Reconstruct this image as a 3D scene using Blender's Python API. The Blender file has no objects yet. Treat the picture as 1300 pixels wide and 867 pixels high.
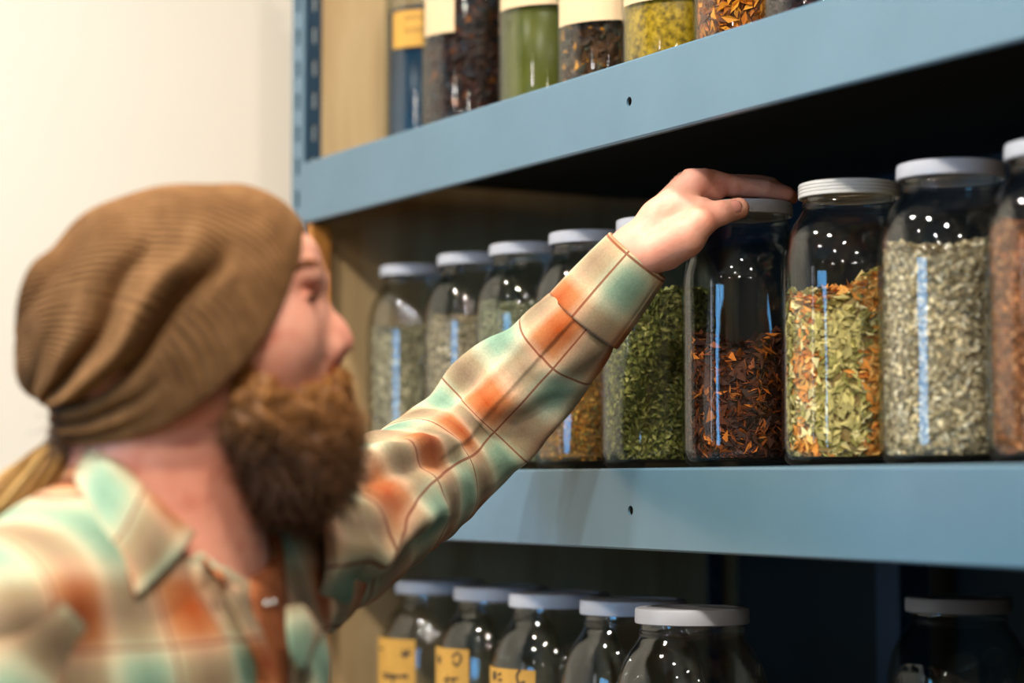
import bpy, bmesh, math, random
import numpy as np
from mathutils import Vector, Matrix
from mathutils.bvhtree import BVHTree

sc = bpy.context.scene
COL = sc.collection
PI = math.pi
# ------------------------------------------------------------------ camera
FPX = 2800.0                                   # focal length in pixels at 1300 px width
THETA = math.atan2(1550.0, 2800.0)             # view direction against the shelf's length
PITCH = math.atan2(179.0, 2800.0)
CAM = Vector((0.0, -1.015, 1.53))
CT, ST = math.cos(THETA), math.sin(THETA)
FWD = Vector((-CT, ST, 0)); RGT = Vector((ST, CT, 0)); UPV = Vector((0, 0, 1))
cam_d = bpy.data.cameras.new('camera')
cam = bpy.data.objects.new('camera', cam_d); COL.objects.link(cam)
cam.location = CAM
cam.rotation_euler = (PI / 2 + PITCH, 0, PI / 2 - THETA)
cam_d.sensor_width = 36.0
cam_d.lens = FPX / 1300.0 * 36.0
cam_d.clip_start = 0.05
cam_d.dof.use_dof = True
cam_d.dof.focus_distance = 1.90
cam_d.dof.aperture_fstop = 2.8
sc.camera = cam

# ------------------------------------------------------------------ view, world, lamps
sc.view_settings.view_transform = 'Standard'
sc.view_settings.look = 'None'
sc.view_settings.gamma = 1.0
sc.view_settings.use_curve_mapping = False
sc.view_settings.exposure = 0.80
sc.cycles.max_bounces = 12
sc.cycles.diffuse_bounces = 4
sc.cycles.glossy_bounces = 4
sc.cycles.transparent_max_bounces = 96
sc.cycles.caustics_reflective = False
sc.cycles.use_denoising = True
sc.cycles.sample_clamp_indirect = 6.0

w = bpy.data.worlds.new('world'); sc.world = w
w.use_nodes = True
w.node_tree.nodes['Background'].inputs[0].default_value = (0.6, 0.75, 1.0, 1)
w.node_tree.nodes['Background'].inputs[1].default_value = 0.3


def area(name, loc, rot, power, size, color, shape='DISK', size_y=None):
    d = bpy.data.lights.new(name, 'AREA'); d.shape = shape; d.size = size
    if size_y: d.size_y = size_y
    d.energy = power; d.color = color
    o = bpy.data.objects.new(name, d); COL.objects.link(o)
    o.location = loc; o.rotation_euler = rot
    return o


WARM = (1.0, 0.935, 0.84)
for i, (x, y, p) in enumerate([(-1.62, -0.42, 9), (-0.55, -0.45, 12), (-2.1, -1.25, 11), (-1.15, -1.35, 19), (-0.1, -1.3, 15),
                               (-1.6, -2.3, 8), (-0.2, -2.4, 8), (1.2, -1.2, 8), (0.6, -3.0, 6)]):
    area('ceiling_lamp_light', (x, y, 2.93), (0, 0, 0), p, 0.13, WARM)
for x, y, z in [(2.6, -1.2, 2.72), (2.4, -2.3, 2.60), (1.4, -3.2, 2.64), (0.3, -3.6, 2.52), (-0.9, -3.6, 2.62), (2.7, -0.3, 2.62), (0.9, -2.5, 2.58), (1.8, -1.6, 2.50)]:
    pd = bpy.data.lights.new('pendant_bulb_light', 'POINT'); pd.energy = 3.5; pd.color = WARM; pd.shadow_soft_size = 0.045
    po = bpy.data.objects.new('pendant_bulb_light', pd); COL.objects.link(po); po.location = (x, y, z)
area('window_daylight', (-1.05, -4.12, 1.62), (PI / 2, 0, 0), 32, 1.15, (0.16, 0.52, 1.0), 'RECTANGLE', 1.25)
area('side_window_daylight', (-2.33, -4.12, 1.65), (PI / 2, 0, 0), 2.6, 0.18, (0.95, 0.97, 1.0), 'RECTANGLE', 1.5)


# ------------------------------------------------------------------ helpers
def lin(r, g, b):
    f = lambda c: (c / 255 / 12.92) if c / 255 <= 0.04045 else ((c / 255 + 0.055) / 1.055) ** 2.4
    return (f(r), f(g), f(b), 1.0)


def S(u, v, Z):
    """a point of the place at level depth Z in front of the camera, as (right, up, forward) from it, in metres"""
    x = (u - 650.0) / FPX; y = (433.5 - v) / FPX
    fc = math.cos(PITCH) - math.sin(PITCH) * y
    up = math.sin(PITCH) + math.cos(PITCH) * y
    return np.array((x / fc * Z, up / fc * Z, Z))


def to_world(p):
    p = np.asarray(p, dtype=float)
    M = np.array([[RGT.x, RGT.y, 0], [0, 0, 1], [FWD.x, FWD.y, 0]])
    return p @ M + np.array(CAM)


def on_plane(u, Y):
    """depth and world X where the sight line of column u meets the upright plane y = Y"""
    k = (u - 650.0) / FPX
    d = FWD + RGT * k
    t = (Y - CAM.y) / d.y
    return t, CAM.x + d.x * t


def tag(o, label=None, cat=None, group=None, kind=None):
    if label: o['label'] = label
    if cat: o['category'] = cat
    if group: o['group'] = group
    if kind: o['kind'] = kind
    return o


def link(name, me, mat=None, parent=None):
    o = bpy.data.objects.new(name, me); COL.objects.link(o)
    if mat is not None and not len(me.materials): me.materials.append(mat)
    if parent is not None: o.parent = parent
    return o


def empty(name, loc, rz=0.0):
    o = bpy.data.objects.new(name, None); COL.objects.link(o)
    o.empty_display_size = 0.05
    o.location = loc; o.rotation_euler = (0, 0, rz)
    return o


def mesh_np(name, verts, faces, smooth=True):
    """faces: (n,k) int array of equal-size polygons"""
    verts = np.asarray(verts, dtype=np.float32); faces = np.asarray(faces, dtype=np.int32)
    me = bpy.data.meshes.new(name)
    me.vertices.add(len(verts)); me.vertices.foreach_set('co', verts.ravel())
    n, k = faces.shape
    me.loops.add(n * k); me.loops.foreach_set('vertex_index', faces.ravel())
    me.polygons.add(n)
    me.polygons.foreach_set('loop_start', np.arange(0, n * k, k, dtype=np.int32))
    me.polygons.foreach_set('loop_total', np.full(n, k, dtype=np.int32))
    me.update(calc_edges=True)
    me.polygons.foreach_set('use_smooth', np.full(n, smooth, dtype=bool))
    return me


def vcol(me, cols, name='Col'):
    a = me.color_attributes.new(name, 'FLOAT_COLOR', 'POINT')
    c = np.ones((len(me.vertices), 4), dtype=np.float32); c[:, :3] = np.asarray(cols)[:, :3]
    a.data.foreach_set('color', c.ravel())


def vuv(me, uv, name='cloth_uv'):
    a = me.attributes.new(name, 'FLOAT_VECTOR', 'POINT')
    v = np.zeros((len(me.vertices), 3), dtype=np.float32); v[:, :2] = uv
    a.data.foreach_set('vector', v.ravel())


def box_bm(bm, x0, x1, y0, y1, z0, z1):
    vs = [bm.verts.new((x, y, z)) for x in (x0, x1) for y in (y0, y1) for z in (z0, z1)]
    for f in ((0, 1, 3, 2), (4, 6, 7, 5), (0, 4, 5, 1), (2, 3, 7, 6), (0, 2, 6, 4), (1, 5, 7, 3)):
        bm.faces.new([vs[i] for i in f])


def bm_obj(name, bm, mat, parent=None, bevel=0.0, smooth=False):
    bmesh.ops.recalc_face_normals(bm, faces=bm.faces)
    me = bpy.data.meshes.new(name); bm.to_mesh(me); bm.free()
    o = link(name, me, mat, parent)
    if smooth:
        for p in me.polygons: p.use_smooth = True
    if bevel:
        m = o.modifiers.new('edge', 'BEVEL'); m.width = bevel; m.segments = 2; m.limit_method = 'ANGLE'
    return o


def boxes(name, lst, mat, parent=None, bevel=0.0):
    bm = bmesh.new()
    for b in lst: box_bm(bm, *b)
    return bm_obj(name, bm, mat, parent, bevel)


def lathe_arrays(prof, n=64):
    prof = np.asarray(prof, float); m = len(prof)
    a = np.arange(n) * 2 * PI / n
    V = np.stack([prof[:, None, 0] * np.cos(a)[None], prof[:, None, 0] * np.sin(a)[None],
                  np.repeat(prof[:, 1:2], n, 1)], -1).reshape(-1, 3)
    i = np.arange(m - 1)[:, None] * n; j = np.arange(n)[None]; j2 = (j + 1) % n
    F = np.stack([i + j, i + j2, i + n + j2, i + n + j], -1).reshape(-1, 4)
    return V, F


def lathe(name, prof, mat, parent=None, n=64, smooth=True):
    V, F = lathe_arrays(prof, n)
    return link(name, mesh_np(name, V, F, smooth), mat, parent)


def cr(pts, n):
    """Catmull-Rom resampling of control rows"""
    P = np.asarray(pts, float); m = len(P)
    Q = np.vstack([2 * P[0] - P[1], P, 2 * P[-1] - P[-2]])
    t = np.linspace(0, m - 1 - 1e-9, n); i = t.astype(int); f = (t - i)[:, None]
    p0, p1, p2, p3 = Q[i], Q[i + 1], Q[i + 2], Q[i + 3]
    return 0.5 * (2 * p1 + (p2 - p0) * f + (2 * p0 - 5 * p1 + 4 * p2 - p3) * f ** 2 + (3 * p1 - p0 - 3 * p2 + p3) * f ** 3)


# ------------------------------------------------------------------ materials
class N:
    def __init__(s, name):
        s.m = bpy.data.materials.new(name); s.m.use_nodes = True
        s.t = s.m.node_tree; s.n = s.t.nodes
        s.bsdf = s.n['Principled BSDF']; s.out = s.n['Material Output']

    def add(s, typ, **kw):
        nd = s.n.new(typ)
        for k, v in kw.items():
            if hasattr(nd, k) and k not in ('Scale',): setattr(nd, k, v)
        return nd

    def l(s, a, b): s.t.links.new(a, b)

    def math(s, op, a, b=None, clamp=False):
        nd = s.n.new('ShaderNodeMath'); nd.operation = op; nd.use_clamp = clamp
        for i, x in enumerate((a, b)):
            if x is None: continue
            if isinstance(x, (int, float)): nd.inputs[i].default_value = x
            else: s.l(x, nd.inputs[i])
        return nd.outputs[0]

    def noise(s, scale, detail=2.0, vec=None, rough=0.5):
        nd = s.n.new('ShaderNodeTexNoise'); nd.inputs['Scale'].default_value = scale
        nd.inputs['Detail'].default_value = detail; nd.inputs['Roughness'].default_value = rough
        if vec is not None: s.l(vec, nd.inputs['Vector'])
        return nd.outputs['Fac']

    def ramp(s, fac, stops):
        nd = s.n.new('ShaderNodeValToRGB'); e = nd.color_ramp.elements
        while len(e) < len(stops): e.new(0.5)
        for k, (p, c) in enumerate(stops): e[k].position = p; e[k].color = c
        s.l(fac, nd.inputs['Fac']); return nd.outputs['Color']

    def mix(s, fac, a, b, mode='MIX'):
        nd = s.n.new('ShaderNodeMix'); nd.data_type = 'RGBA'; nd.blend_type = mode
        for key, x in ((0, fac), (6, a), (7, b)):
            if isinstance(x, (int, float)): nd.inputs[key].default_value = x
            elif isinstance(x, tuple): nd.inputs[key].default_value = x
            else: s.l(x, nd.inputs[key])
        return nd.outputs[2]

    def bump(s, h, strength=0.3, dist=0.002):
        nd = s.n.new('ShaderNodeBump'); nd.inputs['Strength'].default_value = strength
        nd.inputs['Distance'].default_value = dist
        s.l(h, nd.inputs['Height']); s.l(nd.outputs[0], s.bsdf.inputs['Normal'])

    def obj(s):
        return s.n.new('ShaderNodeTexCoord').outputs['Object']

    def set(s, color=None, rough=0.5, metal=0.0, spec=None, **kw):
        b = s.bsdf
        if isinstance(color, tuple): b.inputs['Base Color'].default_value = color
        elif color is not None: s.l(color, b.inputs['Base Color'])
        b.inputs['Roughness'].default_value = rough; b.inputs['Metallic'].default_value = metal
        if spec is not None: b.inputs['Specular IOR Level'].default_value = spec
        return s.m


def plain(name, c, rough=0.5, metal=0.0, var=0.06, scale=30, spec=None, bump=0.0):
    n = N(name)
    f = n.noise(scale, 4, n.obj())
    d = tuple(max(0, x * (1 - var)) for x in c[:3]) + (1,); u = tuple(min(1, x * (1 + var)) for x in c[:3]) + (1,)
    m = n.set(n.ramp(f, [(0.3, d), (0.7, u)]), rough, metal, spec)
    if bump: n.bump(f, bump, 0.002)
    return m


M_WALL = plain('cream_wall_paint', lin(228, 220, 205), 0.85, var=0.02, scale=3)
M_WALL2 = plain('taupe_wall_paint', lin(128, 118, 106), 0.85, var=0.03, scale=3)
M_CEIL = plain('ceiling_paint', lin(170, 165, 155), 0.9, var=0.02, scale=3)
M_FLOOR = plain('floor_boards', lin(70, 56, 44), 0.6, var=0.15, scale=6)
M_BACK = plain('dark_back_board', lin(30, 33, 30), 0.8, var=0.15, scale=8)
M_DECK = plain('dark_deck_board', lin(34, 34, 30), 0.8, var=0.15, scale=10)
M_SHADE_DARKSTEEL = plain('shade_dark_blue_steel', lin(36, 58, 74), 0.4, var=0.08)  # dark blue with shade painted in, for return flanges and rear posts
M_CLEAT = plain('orange_wood', lin(176, 112, 44), 0.55, var=0.2, scale=18)


def blue_paint():
    n = N('blue_grey_enamel')
    v = n.obj()
    f = n.noise(9, 3, v)
    c = n.ramp(f, [(0.3, lin(80, 110, 126)), (0.7, lin(86, 116, 132))])
    n.set(c, 0.32, 0.0, 0.5)
    r = n.ramp(n.noise(14, 4, v), [(0.3, (0.17,) * 3 + (1,)), (0.7, (0.22,) * 3 + (1,))])
    n.l(r, n.bsdf.inputs['Roughness'])
    return n.m


M_BLUE = blue_paint()


def plywood():
    n = N('birch_plywood')
    mp = n.n.new('ShaderNodeMapping'); n.l(n.obj(), mp.inputs[0]); mp.inputs['Scale'].default_value = (6, 6, 0.8)
    f = n.noise(3.0, 5, mp.outputs[0], 0.6)
    n.set(n.ramp(f, [(0.3, lin(176, 142, 96)), (0.55, lin(200, 170, 124)), (0.75, lin(186, 152, 104))]), 0.6)
    return n.m


M_PLY = plywood()


def glass(name='clear_glass', tint=(0.965, 0.975, 0.965, 1), edge=(0.55, 0.62, 0.58, 1), ior_v=1.52):
    n = N(name); n.n.remove(n.bsdf)
    geo = n.n.new('ShaderNodeNewGeometry')
    ior = n.n.new('ShaderNodeMapRange'); n.l(geo.outputs['Backfacing'], ior.inputs[0])
    ior.inputs[3].default_value = ior_v; ior.inputs[4].default_value = 1 / ior_v
    fr = n.n.new('ShaderNodeFresnel'); n.l(ior.outputs[0], fr.inputs['IOR'])
    lw = n.n.new('ShaderNodeLayerWeight'); lw.inputs['Blend'].default_value = 0.5
    e = n.math('POWER', lw.outputs['Facing'], 3.0)
    tc = n.mix(e, tint, edge)
    tr = n.n.new('ShaderNodeBsdfTransparent'); n.l(tc, tr.inputs[0])
    gl = n.n.new('ShaderNodeBsdfGlossy'); gl.inputs['Roughness'].default_value = 0.03
    bp = n.n.new('ShaderNodeBump'); bp.inputs['Strength'].default_value = 0.12; bp.inputs['Distance'].default_value = 0.004
    mp = n.n.new('ShaderNodeMapping'); n.l(n.obj(), mp.inputs[0]); mp.inputs['Scale'].default_value = (1, 1, 0.25)
    n.l(n.noise(28, 1.0, mp.outputs[0]), bp.inputs['Height'])
    n.l(bp.outputs[0], gl.inputs['Normal'])
    mx = n.n.new('ShaderNodeMixShader'); n.l(fr.outputs[0], mx.inputs[0])
    n.l(tr.outputs[0], mx.inputs[1]); n.l(gl.outputs[0], mx.inputs[2]); n.l(mx.outputs[0], n.out.inputs['Surface'])
    return n.m


M_GLASS = glass()
M_GLASS_IN = glass('inner_glass_wall', ior_v=1.26)
M_LID = plain('grey_white_plastic', lin(182, 182, 187), 0.45, var=0.03, scale=60)
M_LIDW = plain('warm_white_plastic', lin(205, 202, 196), 0.4, var=0.03, scale=60)
M_KRAFT = plain('kraft_label_paper', lin(198, 146, 58), 0.75, var=0.06, scale=80)
M_CREAM = plain('cream_label_paper', lin(212, 180, 138), 0.75, var=0.04, scale=60)
M_INK = plain('dark_ink', lin(60, 42, 24), 0.7)


def attr_mat(name, rough=0.7, spec=0.3):
    n = N(name)
    a = n.n.new('ShaderNodeAttribute'); a.attribute_name = 'Col'
    return n.set(a.outputs['Color'], rough, 0, spec)


M_HERB = attr_mat('dried_herb')
M_WET = attr_mat('soaked_herb', 0.45, 0.15)


# ------------------------------------------------------------------ the room
def structure(o): o['kind'] = 'structure'; return o


XW, XE, YB, YF, ZC = -2.62, 3.0, 0.66, -4.2, 3.0
structure(boxes('floor', [(XW, XE, YF, YB, -0.1, 0)], M_FLOOR))
structure(boxes('ceiling', [(XW, XE, YF, YB, ZC, ZC + 0.1)], M_CEIL))
structure(boxes('wall_left', [(XW - 0.12, XW, YF, YB, 0, ZC)], M_WALL))
structure(boxes('wall_back', [(XW - 0.12, XE + 0.12, YB, YB + 0.12, 0, ZC)], M_WALL2))
structure(boxes('wall_right', [(XE, XE + 0.12, YF, YB, 0, ZC)], M_WALL2))
WX0, WX1, WZ0, WZ1 = -1.65, -0.45, 0.95, 2.28
structure(boxes('wall_front', [(XW - 0.12, -2.48, YF - 0.12, YF, 0, ZC), (-2.18, WX0, YF - 0.12, YF, 0, ZC), (-2.48, -2.18, YF - 0.12, YF, 0, 0.88), (-2.48, -2.18, YF - 0.12, YF, 2.42, ZC), (WX1, XE + 0.12, YF - 0.12, YF, 0, ZC),
                               (WX0, WX1, YF - 0.12, YF, 0, WZ0), (WX0, WX1, YF - 0.12, YF, WZ1, ZC)], M_WALL2))
M_FRAME = plain('white_window_frame', lin(220, 220, 218), 0.5)
wx = (WX0 + WX1) / 2
structure(boxes('window_1', [(WX0, WX0 + 0.06, YF, YF + 0.05, WZ0, WZ1), (WX1 - 0.06, WX1, YF, YF + 0.05, WZ0, WZ1),
                             (WX0 + 0.06, WX1 - 0.06, YF, YF + 0.05, WZ0, WZ0 + 0.06), (WX0 + 0.06, WX1 - 0.06, YF, YF + 0.05, WZ1 - 0.06, WZ1),
                             (wx - 0.03, wx + 0.03, YF + 0.005, YF + 0.12, WZ0 + 0.06, WZ1 - 0.06)], M_FRAME))

structure(boxes('window_2', [(-2.48, -2.455, YF, YF + 0.05, 0.88, 2.42), (-2.205, -2.18, YF, YF + 0.05, 0.88, 2.42), (-2.455, -2.205, YF, YF + 0.05, 0.88, 0.91), (-2.455, -2.205, YF, YF + 0.05, 2.39, 2.42)], M_FRAME))

# ------------------------------------------------------------------ the shelving unit
ZM = CAM.z + 0.0125      # top of the middle shelf
ZU = CAM.z + 0.369       # top of the upper shelf
ZL = CAM.z - 0.372       # top of the lower shelf
XL, XR, YD = -2.332, -0.30, 0.60
unit = empty('shelving_unit', (XL, 0, 0))
tag(unit, 'tall blue-grey steel shelving unit with plywood end holding the herb jars', 'shelving unit')
unit_off = Vector((XL, 0, 0))


def upart(name, lst, mat, parent=unit, bevel=0.0):
    return boxes(name, [(a - XL, b - XL, c, d, e, f) for a, b, c, d, e, f in lst], mat, parent, bevel)


def beam(ztop, h=0.0705):
    # folded steel channel with one bolt hole in its face
    t = 0.0022
    hole_u = 800
    _, hx = on_plane(hole_u, 0.0)
    bm = bmesh.new()
    prof = [(0.007, ztop - h + t + 0.0), (0.007, ztop - h), (0.0018, ztop - h), (0.0, ztop - h + 0.0018), (0.0, ztop - 0.0022), (0.0006, ztop - 0.0006), (0.0022, ztop), (0.045, ztop),
            (0.045, ztop - t), (t, ztop - t), (t, ztop - h + t)]
    n = len(prof)
    e0 = [bm.verts.new((0.0, y, z)) for y, z in prof]; e1 = [bm.verts.new((XR - XL, y, z)) for y, z in prof]
    for i in range(n):
        j = (i + 1) % n
        bm.faces.new((e0[i], e0[j], e1[j], e1[i]))
    bm.faces.new(e0); bm.faces.new(list(reversed(e1)))
    o = bm_obj('beam', bm, M_BLUE, unit)
    cb = bmesh.new()
    bmesh.ops.create_cone(cb, cap_ends=True, segments=24, radius1=0.0042, radius2=0.0042, depth=0.05,
                          matrix=Matrix.Translation((hx - XL, 0, ztop - h * 0.52)) @ Matrix.Rotation(PI / 2, 4, 'X'))
    cme = bpy.data.meshes.new('c'); cb.to_mesh(cme); cb.free()
    co = bpy.data.objects.new('c', cme); COL.objects.link(co); co.parent = unit
    md = o.modifiers.new('hole', 'BOOLEAN'); md.object = co; md.operation = 'DIFFERENCE'; md.solver = 'EXACT'
    bpy.context.view_layer.update()
    dg = bpy.context.evaluated_depsgraph_get()
    me = bpy.data.meshes.new_from_object(o.evaluated_get(dg))
    o.modifiers.clear(); o.data = me
    bpy.data.objects.remove(co)
    return o


for zt in (ZU, ZM, ZL):
    beam(zt)
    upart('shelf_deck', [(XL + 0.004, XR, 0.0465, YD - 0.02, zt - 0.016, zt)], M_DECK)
    upart('rear_beam', [(XL + 0.004, XR, YD - 0.019, YD, zt - 0.07, zt - 0.001)], M_SHADE_DARKSTEEL)


def post(x, yf, part='face'):
    """perforated steel angle: a face flange and a return flange, both slotted"""
    H = 2.25
    bm = bmesh.new(); t = 0.002
    def strip(axis, a0, a1, fixed):
        # flange with a column of keyhole slots, built as bands round each slot
        zs = np.arange(0.02, H - 0.03, 0.0381)
        s0 = a0 + (a1 - a0) * 0.36; s1 = a0 + (a1 - a0) * 0.64
        def bx(p0, p1, z0, z1):
            if axis == 'x': box_bm(bm, p0, p1, fixed, fixed + t, z0, z1)
            else: box_bm(bm, fixed - t, fixed, p0, p1, z0, z1)
        bx(a0, s0, 0, H); bx(s1, a1, 0, H)
        last = 0.0
        for z in zs:
            bx(s0, s1, last, z); last = z + 0.019
        bx(s0, s1, last, H)
    xx = x - XL
    if part == 'face':
        strip('x', xx - 0.034, xx, yf)
        box_bm(bm, xx - 0.034, xx - 0.0025, yf + 0.012, yf + 0.014, 0, H)
        box_bm(bm, xx - 0.034, xx - 0.032, yf + t, yf + 0.012, 0, H)
    else:
        strip('y', yf + t, yf + 0.022, xx)
    return bm


for px_, py_, mt_ in ((XL, 0.0, M_BLUE), (XL, YD - 0.04, M_SHADE_DARKSTEEL), (XR + 0.04, 0.0, M_BLUE), (XR + 0.04, YD - 0.04, M_SHADE_DARKSTEEL)):  # rear posts coloured dark so they sink into the deep shade
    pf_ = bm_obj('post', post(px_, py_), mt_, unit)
    bm_obj('return_flange', post(px_, py_, 'return'), M_SHADE_DARKSTEEL, pf_)  # same angle as its face; its shadow is put into the colour
upart('end_panel', [(XL - 0.016, XL - 0.003, 0.024, YD + 0.014, 0.05, 2.22)], M_PLY)
for z0, z1 in ((ZM, ZU - 0.072), (ZL, ZM - 0.072)):
    upart('wood_cleat', [(XL + 0.001, XL + 0.016, 0.0030, 0.0290, z0 + 0.001, z1)], M_CLEAT, bevel=0.002)
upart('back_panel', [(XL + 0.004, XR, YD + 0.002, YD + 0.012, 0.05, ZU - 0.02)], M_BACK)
_, xs = on_plane(1138, 0.53)
upart('back_strut', [(xs - 0.02, xs + 0.02, 0.515, 0.555, ZL + 0.001, ZM - 0.075)], M_SHADE_DARKSTEEL)

# ------------------------------------------------------------------ jars
HJ, RJ = 0.2325, 0.0565
def jar_profiles(Sx, H, lid_h=0.012):
    """outer and inner wall of a wide-mouth jar with radius Sx and height H (H with its lid)"""
    k = H / 0.2325; r = Sx
    out = [(0.0, 0.0015), (r * 0.70, 0.0), (r * 0.86, 0.001 * k), (r * 0.95, 0.005 * k), (r * 0.99, 0.012 * k), (r, 0.020 * k), (r, 0.035 * k), (r, 0.06 * k), (r, 0.09 * k), (r, 0.12 * k), (r, 0.14 * k),
           (r, 0.152 * k), (r * 0.998, 0.159 * k), (r * 0.990, 0.166 * k), (r * 0.955, 0.178 * k), (r * 0.895, 0.189 * k), (r * 0.815, 0.198 * k),
           (r * 0.735, 0.2045 * k), (r * 0.69, 0.209 * k), (r * 0.668, 0.2105 * k), (r * 0.69, 0.2118 * k), (r * 0.668, 0.2131 * k), (r * 0.69, 0.2147 * k), (r * 0.668, 0.216 * k), (r * 0.668, 0.229 * k)]
    P = cr(out[1:], 64); P = np.vstack([[0.0, 0.0015], P])
    P[:, 0] = np.minimum(P[:, 0], r); P[:, 1] = np.maximum(P[:, 1], 0)
    th = 0.0028
    inn = [(0.668 * r - th, 0.229 * k)] + [(x - th * (1.0 if z > 0.02 else 1.0), max(z, 0.006 * k)) for x, z in reversed(out[1:-1]) if x - th > 0] + [(0.0, 0.007 * k)]
    I = cr(inn, 60)
    return P, I


def jar_proto(name, R, H, lid_mat, ribbed):
    k = H / 0.2325
    root = empty(name, (0, 0, 0))
    P, I = jar_profiles(R, H)
    V, F = lathe_arrays(np.vstack([P, I]), 72)
    gme = mesh_np('glass_body', V, F)
    gme.materials.append(M_GLASS); gme.materials.append(M_GLASS_IN)
    gme.polygons.foreach_set('material_index', (np.arange(len(F)) >= (len(P) - 1) * 72).astype(np.int32))
    link('glass_body', gme, None, root)
    rl = R * 0.735; z0 = 0.2200 * k; z1 = H
    if ribbed:
        side = [(rl, z0 + 0.0005)]
        for q in range(3):
            zz = z0 + (z1 - z0) * (0.18 + 0.22 * q)
            side += [(rl, zz), (rl - 0.0007, zz + 0.0008), (rl, zz + 0.0016)]
    else:
        side = [(rl, z0 + 0.0008), (rl * 1.004, z0 + (z1 - z0) * 0.25)]
    prof = [(rl - 0.0022, z0 + 0.002), (rl - 0.0012, z0)] + side + [(rl, z1 - 0.0022), (rl - 0.0007, z1 - 0.0007), (rl - 0.003, z1),
            (rl * 0.80, z1), (rl * 0.78, z1 - 0.0007), (0.0, z1 - 0.0007)]
    V, F = lathe_arrays(prof, 96)
    if not ribbed:      # fine grip ribs round the skirt
        a = np.arctan2(V[:, 1], V[:, 0]); rr = np.hypot(V[:, 0], V[:, 1])
    link('lid', mesh_np('lid', V, F, True), lid_mat, root)
    md = root.children[-1].modifiers.new('edge', 'EDGE_SPLIT'); md.split_angle = 0.6
    return root


def copy_thing(o, name=None):
    c = o.copy(); COL.objects.link(c)
    for ch in o.children:
        d = ch.copy(); COL.objects.link(d); d.parent = c
        for g in ch.children:
            e = g.copy(); COL.objects.link(e); e.parent = d
    return c


rng = np.random.default_rng(7)


def leaf_cloud(pts, nrm, size, aspect, cols, curl=0.3, tilt=0.5, rmax=None, shape='leaf'):
    """small bent flakes lying about on the surface points"""
    n = len(pts)
    t = rng.normal(size=(n, 3)); t -= nrm * (t * nrm).sum(1, keepdims=True)
    t /= np.linalg.norm(t, axis=1, keepdims=True) + 1e-9
    nn = nrm + rng.normal(size=(n, 3)) * tilt; nn -= t * (nn * t).sum(1, keepdims=True); nn /= np.linalg.norm(nn, axis=1, keepdims=True)
    b = np.cross(nn, t)
    L = size * rng.uniform(0.55, 1.35, (n, 1)); Wd = L * aspect * rng.uniform(0.6, 1.3, (n, 1)); cu = L * curl * rng.normal(size=(n, 1))
    # diamond leaf: 6 points -> 4 quads would do; use 2 quads folded on the midrib
    p0 = pts - t * L * .5; p1 = pts - b * Wd * .5 + nn * cu; p2 = pts + t * L * .5; p3 = pts + b * Wd * .5 + nn * cu
    m = pts + t * L * 0.08
    V = np.stack([p0, p1, p2, p3, m], 1)
    q = np.arange(n)[:, None] * 5
    F = np.concatenate([q + np.array([[0, 1, 4]]), q + np.array([[1, 2, 4]]), q + np.array([[2, 3, 4]]), q + np.array([[3, 0, 4]])], 0)
    V = V.reshape(-1, 3)
    if rmax is not None:
        r = np.hypot(V[:, 0], V[:, 1]); s = np.minimum(1, rmax / np.maximum(r, 1e-6)); V[:, 0] *= s; V[:, 1] *= s
    return V, F, np.repeat(cols, 5, 0)


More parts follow.
